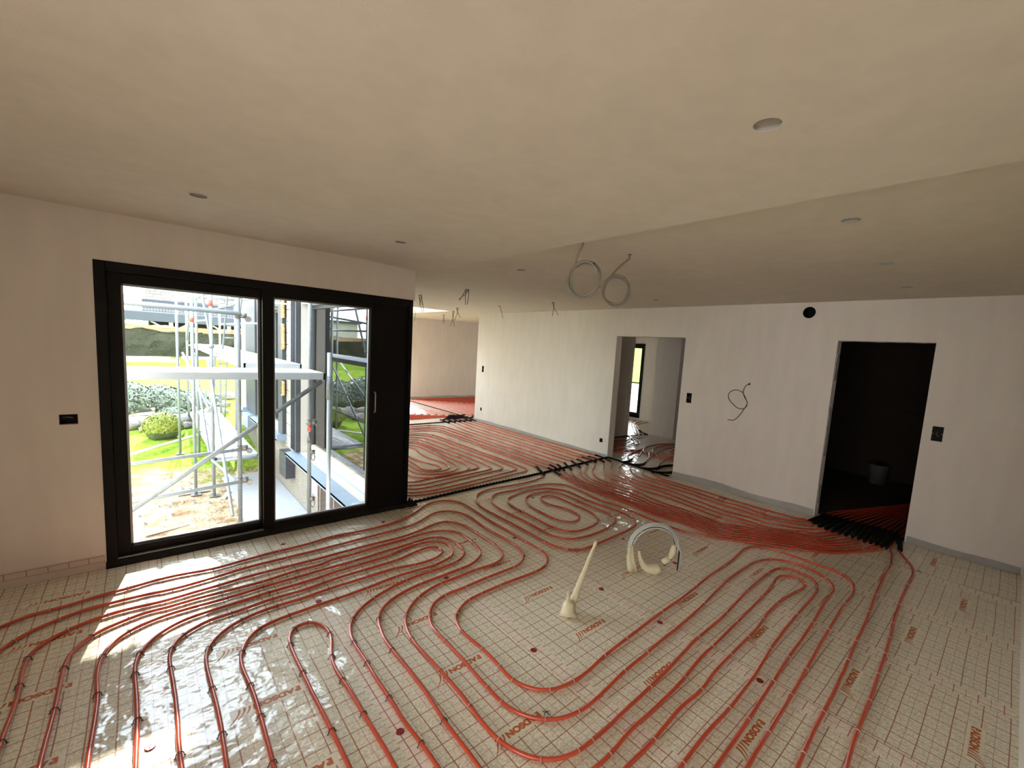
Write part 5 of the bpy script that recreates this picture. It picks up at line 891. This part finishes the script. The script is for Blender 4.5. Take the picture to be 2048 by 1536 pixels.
tb = MB(); tb.tube([(.85, 8.7, 2.17), (.85, 8.7, 2.26)], .029, 12); part(tb.build('band', 'redtag', sc2), 'red band high on a post')
tb = MB(); tb.tube([(.62, 8.9, 1.9), (.62, 8.9, 1.97)], .029, 12); part(tb.build('band', 'redtag', sc2), 'red band on a post')
tb = MB(); tb.tube([(.85, 8.7, 1.5), (.85, 8.7, 1.56)], .04, 12); tb.build('collar', 'galvdark', sc2)
ld = empty('ladder'); tag(ld, 'light steel access ladder standing inside the far scaffold', 'ladder')
for x in (1.22, 1.45): MB().bar((x, 10.6, 1.42), (x+.05, 9.6, 3.4), .016, 8).build('stile', 'galv', ld)
for i in range(7): t_ = .12+i*.13; MB().bar((1.22+.05*t_, 10.6-1.0*t_, 1.42+1.98*t_), (1.45+.05*t_, 10.6-1.0*t_, 1.42+1.98*t_), .011, 6).build('rung', 'galv', ld)
ld2 = empty('ladder'); tag(ld2, 'second access ladder rising from the ground to the lower far deck', 'ladder')
for x in (1.0, 1.24): MB().bar((x+.35, 13.6, -.5), (x+.3, 12.6, 1.42), .016, 8).build('stile', 'galv', ld2)
for i in range(7): t_ = .08+i*.14; MB().bar((1.35-.05*t_, 13.6-t_, -.5+1.92*t_), (1.59-.05*t_, 13.6-t_, -.5+1.92*t_), .011, 6).build('rung', 'galv', ld2)

# planting, rocks --------------------------------------------------------
def blob(name, c_, rx, ry, rz, m, amp=.25, sub=3, seed=0, parent=None):
    bm = bmesh.new(); bmesh.ops.create_icosphere(bm, subdivisions=sub, radius=1)
    for v in bm.verts:
        d = 1+amp*noise.noise(v.co*1.7+Vector((seed*3.1, seed, 0)))+amp*.4*noise.noise(v.co*5+Vector((seed, 0, 0))); v.co = Vector((v.co.x*rx*d, v.co.y*ry*d, v.co.z*rz*d))
    me = bpy.data.meshes.new(name); bm.to_mesh(me); bm.free()
    if sub > 2: [setattr(p, 'use_smooth', True) for p in me.polygons]
    o = link(name, me, m, parent); o.location = c_; return o
def leaves(name, m, parent, spots_, size, nper, seed):
    r_ = random.Random(seed); mb = MB()
    for (c_, rx, ry, rz) in spots_:
        for i in range(nper):
            u = r_.uniform(-.15, 1); a = r_.uniform(0, 2*PI); s_ = math.sqrt(max(0, 1-u*u)); p = Vector((c_[0]+rx*s_*math.cos(a)*1.03, c_[1]+ry*s_*math.sin(a)*1.03, c_[2]+rz*u*1.03))
            nn = Vector((s_*math.cos(a), s_*math.sin(a), u))+Vector((r_.uniform(-.7, .7), r_.uniform(-.7, .7), r_.uniform(-.5, .7))); nn.normalize()
            t_ = nn.orthogonal().normalized(); t_.rotate(Matrix.Rotation(r_.uniform(0, 6.28), 3, nn)); b2_ = nn.cross(t_); q = size*r_.uniform(.6, 1.3)
            mb.add([tuple(p-t_*q), tuple(p+b2_*q*.55), tuple(p+t_*q), tuple(p-b2_*q*.55)], [(0, 1, 2, 3)])
    o = mb.build(name, m, parent); o['kind'] = 'stuff'; return o
e = empty('round_shrub', (.31, 12.6, 0)); tag(e, 'round clipped yellow-green shrub on the lawn edge', 'shrub')
blob('crown', (0, 0, -.46), .33, .33, .31, 'leaf', .12, 4, 1, e); leaves('leaves', 'leafbright', e, [((0, 0, -.46), .35, .35, .33)], .032, 3000, 5)
e = empty('ivy_bank', (0, 0, 0)); tag(e, 'mound of dark ivy covering the rockery bank', 'ivy')
iv = [((-.55, 15.0, -.25), .85, .7, .62), ((.25, 15.4, -.3), .75, .6, .5), ((1.05, 15.6, -.32), .7, .6, .36), ((-1.7, 15.0, -.15), 1.0, .8, .62), ((.55, 14.4, -.52), .35, .4, .25)]
for c_, rx, ry, rz in iv: blob('mound', c_, rx*.96, ry*.96, rz*.96, 'leaf', .18, 4, rx, e)
M['ivyleaf'] = mat('glossy_ivy_leaf', (.17, .20, .14), .3, noise_scale=5, col2=(.07, .10, .06))
leaves('leaves', 'ivyleaf', e, iv, .05, 2300, 6)
rk = []
for k, (x, y, s_) in enumerate(((-.45, 13.5, .3), (-.05, 13.7, .26), (.55, 13.65, .30), (.95, 13.9, .24), (1.25, 14.2, .26), (-.9, 13.4, .28), (-.3, 13.9, .22), (.75, 13.35, .16), (-.65, 13.05, .2), (1.5, 14.6, .22), (.1, 13.2, .16), (-1.35, 13.5, .3), (1.7, 15.4, .2), (2.0, 16.4, .22), (1.35, 12.6, .12))):
    o = blob('rockery_stone', (x, y, tz(x, y)+s_*.35), s_*1.25, s_*.8, s_*.6, 'rock', .35, 3, k+.5)
    rk.append((x/y, o))
rk.sort(key=lambda q: q[0])
for k, (q, o) in enumerate(rk): tag(o, 'weathered grey rockery stone below the ivy, '+['leftmost', 'second from the left', 'third from the left', 'fourth from the left', 'fifth from the left', 'sixth from the left', 'seventh from the left', 'middle one of the row', 'seventh from the right', 'sixth from the right', 'fifth from the right', 'fourth from the right', 'third from the right', 'second from the right', 'rightmost'][k], 'rock', 'rockery stones by the lawn')
for k in range(6):
    o = bevel(bx('garden_step', 'timber', -.28, .22, 14.2+.17*k, 14.38+.17*k, tz(0, 14.2)+.02+.09*k, tz(0, 14.2)+.10+.09*k), .01); tag(o, ['lowest', 'second', 'third', 'fourth', 'fifth', 'topmost'][k]+' grey step of the small stair in the ivy bank', 'step', 'garden steps')
M['hose'] = mat('pale_tube', (.62, .6, .55), .6)
o = MB().tube([(-.6, 10.9, -.75), (.2, 11.6, -.66), (.9, 12.2, -.60), (1.6, 12.6, -.55)], .03, 6).build('edging_tube', 'hose'); tag(o, 'pale edging tube lying along the lawn in front of the round shrub', 'tube')
for k, (x, y, a, L) in enumerate(((.2, 7.6, .3, .5), (.9, 7.2, -.2, .4), (1.0, 8.6, 1.2, .35), (.6, 9.0, .1, .45))):
    o = bevel(bx('board_offcut', 'timber', -L/2, L/2, -.04, .04, 0, .02)); o.location = (x, y, tz(x, y)+.01); o.rotation_euler = (0, 0, a); tag(o, ['board offcut in the dirt nearest the sliding door', 'short board offcut by the nearest scaffold post', 'board offcut by the terrace slab edge', 'board offcut at the start of the lawn'][k], 'board')
rub = MB()
for k in range(40):
    x, y = rnd.uniform(-.5, 1.0), rnd.uniform(6.6, 9.6); s_ = rnd.uniform(.02, .07); z = tz(x, y); q = [(x+s_*math.cos(a)*rnd.uniform(.7, 1.2), y+s_*math.sin(a)*rnd.uniform(.7, 1.2), z-.01) for a in (0, 1.2, 2.5, 3.8, 5.1)]; t_ = (x, y, z+s_*.7)
    rub.add(q+[t_], [(0, 1, 5), (1, 2, 5), (2, 3, 5), (3, 4, 5), (4, 0, 5)])
tag(rub.build('rubble', 'rock'), 'small stones and clods scattered over the bare earth under the scaffold', 'rubble', None, 'stuff')

# hedge, carport and houses behind ---------------------------------------
def rough_box(name, m, x0, x1, y0, y1, z0, z1, st=.35, amp=.12, parent=None):
    mb = MB(); nx = max(2, int((x1-x0)/st)); nz = max(2, int((z1-z0)/st))
    def d(x, y, z): q = Vector((x*1.6, y*1.6, z*2.2)); return amp*noise.noise(q)+amp*.5*noise.noise(q*3.1)
    v = []
    for j in range(nz+1):
        for i in range(nx+1):
            x = x0+(x1-x0)*i/nx; z = z0+(z1-z0)*j/nz; v.append((x, y0+d(x, y0, z), z+(d(x, 3, z) if j == nz else 0)))
    mb.add(v, [(j*(nx+1)+i, j*(nx+1)+i+1, (j+1)*(nx+1)+i+1, (j+1)*(nx+1)+i) for j in range(nz) for i in range(nx)])
    ny = max(2, int((y1-y0)/st)); v = []
    for j in range(ny+1):
        for i in range(nx+1):
            x = x0+(x1-x0)*i/nx; y = y0+(y1-y0)*j/ny; v.append((x, y, z1+d(x, 3 if j == 0 else y, z1)*.9-(.0 if j < ny else .2)))
    mb.add(v, [(j*(nx+1)+i, j*(nx+1)+i+1, (j+1)*(nx+1)+i+1, (j+1)*(nx+1)+i) for j in range(ny) for i in range(nx)])
    mb.box(x0+.1, x1-.1, y0+.15, y1-.05, z0, z1-.15); return mb.build(name, m, parent)
e = empty('hedge', (3, 25, .4)); tag(e, 'long clipped dark hedge with a brown top across the back of the garden', 'hedge')
rough_box('hedge_body', 'hedge', -14, 6.5, 0, 1.2, -.9, 1.22, .2, .16, e); rough_box('hedge_top', 'deadtop', -14, 6.5, .05, 1.1, 1.18, 1.42, .2, .08, e)
e['label'] = 'long clipped dark hedge with a brown top across the back of the garden'
leaves('leaves', 'hedge', e, [((x, .5, .4), .5, .62, .95) for x in [-8+.6*i for i in range(20)]], .05, 300, 9)
o = empty('log_pile', (-.2, 23.2, .3)); tag(o, 'stack of pale timber lying before the hedge at the left', 'timber')
for k in range(5): MB().bar((-1.4+.1*k, .0+.12*k, .06+.07*(k % 3)), (1.4-.15*k, .1+.12*k, .08+.07*(k % 3)), .055, 8).build('log', 'timberw', o)
o = bx('garden_kerb', 'timberw', 1.3, 6.2, 24.2, 24.35, .42, .58); tag(o, 'low pale kerb along the foot of the hedge', 'kerb')
cp = empty('carport', (0, 0, 0)); tag(cp, 'slate-coloured carport with pale braced timber posts behind the hedge', 'carport')
bx('fascia_beam', 'slate', -3, 9, 35, 35.3, 2.10, 2.62, cp); bx('roof_sheet', 'roofgrey', -3, 9, 35.3, 41, 2.6, 2.7, cp)
bx('rear_wall', 'browndark', .4, 9, 39, 39.2, -.2, 2.6, cp); bx('side_board', 'browndark', .4, .5, 36, 39, -.2, 2.6, cp)
for x in (-1.6, 1.42, 4.4, 7.4):
    MB().box(x-.10, x+.10, 35.05, 35.25, .4, 2.1).build('timber_post', 'timberw', cp)
    for s_ in (-1, 1):
        q = MB(); q.tube([(x+s_*.05, 35.15, 1.35), (x+s_*.35, 35.15, 1.72), (x+s_*.75, 35.15, 1.98), (x+s_*.95, 35.15, 2.1)], .055, 6); q.build('curved_brace', 'timberw', cp)
rl = empty('terrace_railing', (0, 0, 0)); tag(rl, 'slate terrace railing with thin bars above the carport', 'railing')
bx('rail', 'slate', -.0, 9, 37, 37.06, 3.40, 3.47, rl); bx('rail', 'slate', 0, 9, 37, 37.06, 2.75, 2.8, rl); bx('backing_panel', 'roofgrey', .0, 9, 37.1, 37.14, 2.9, 3.42, rl)
for k in range(60): bx('baluster', 'slate', .02+.15*k, .05+.15*k, 37.0, 37.04, 2.7, 3.42, rl)
wf = empty('white_fence', (0, 0, 0)); tag(wf, 'white picket railing at the far left above the carport', 'fence')
for k in range(24): bx('picket', 'white', -3.2+.14*k, -3.13+.14*k, 36.5, 36.53, 2.75, 3.65, wf)
bx('rail', 'white', -3.2, .05, 36.53, 36.57, 3.5, 3.57, wf); bx('rail', 'white', -3.2, .05, 36.53, 36.57, 2.85, 2.92, wf)
hs_ = empty('stone_house', (0, 0, 0)); tag(hs_, 'rough grey stone house wall rising behind the carport terrace', 'house')
hw_ = bx('house_wall', 'mortar', .1, 12, 43, 43.4, .3, 8, hs_)
r_ = random.Random(4); sv = MB(); z = 3.0
while z < 7.9:
    x = .1+r_.uniform(0, .3); h_ = r_.uniform(.16, .24)
    while x < 11.7:
        w_ = r_.uniform(.3, .62); dd = r_.uniform(.02, .07)
        sv.add([(x+.02, 43-dd, z+.01), (x+w_-.02, 43-dd*.8, z+.02), (x+w_-.03, 43-dd, z+h_-.02), (x+.03, 43-dd, z+h_-.01), (x, 43.01, z), (x+w_, 43.01, z), (x+w_, 43.01, z+h_), (x, 43.01, z+h_)], [(0, 1, 2, 3), (4, 5, 1, 0), (5, 6, 2, 1), (6, 7, 3, 2), (7, 4, 0, 3)]); x += w_
    z += h_
o = sv.build('stone', 'rock', hs_); o['kind'] = 'stuff'
tb_ = empty('barn', (-9, 47, .4)); tag(tb_, 'pale rendered building far left behind the hedge', 'building'); bx('barn_wall', 'render', -4, 3.2, 0, 5, 0, 2.9, tb_); bx('barn_roof', 'slate', -4.3, 3.5, -.3, 5.3, 2.9, 3.1, tb_)
# garden side that the wing's glass mirrors
for k, (x, y, s_) in enumerate(((-16, 20, 2.4), (-20, 14, 2.8), (-22, 26, 3.0), (-18, 32, 2.6))):
    e = empty('garden_tree', (x, y, tz(x, y))); tag(e, ['bushy tree mirrored in the wing glass, nearest', 'bushy tree at the garden edge, leftmost', 'bushy tree at the garden corner', 'bushy tree behind the left hedge'][k], 'tree', 'trees at the garden edge')
    MB().bar((0, 0, 0), (0, 0, s_), .12, 8).build('trunk', 'timber', e); blob('crown', (0, 0, s_*1.1), s_*.6, s_*.6, s_*.6, 'leaf', .4, 3, k, e)
e = empty('hedge', (-13, 5, -.9)); tag(e, 'side hedge running down the left garden boundary', 'hedge'); rough_box('hedge_body', 'hedge', -.5, .7, 0, 20, -.1, 1.6, .4, .15, e); bx('hedge_side', 'hedge', .6, .75, 0, 20, -.1, 1.5, e)
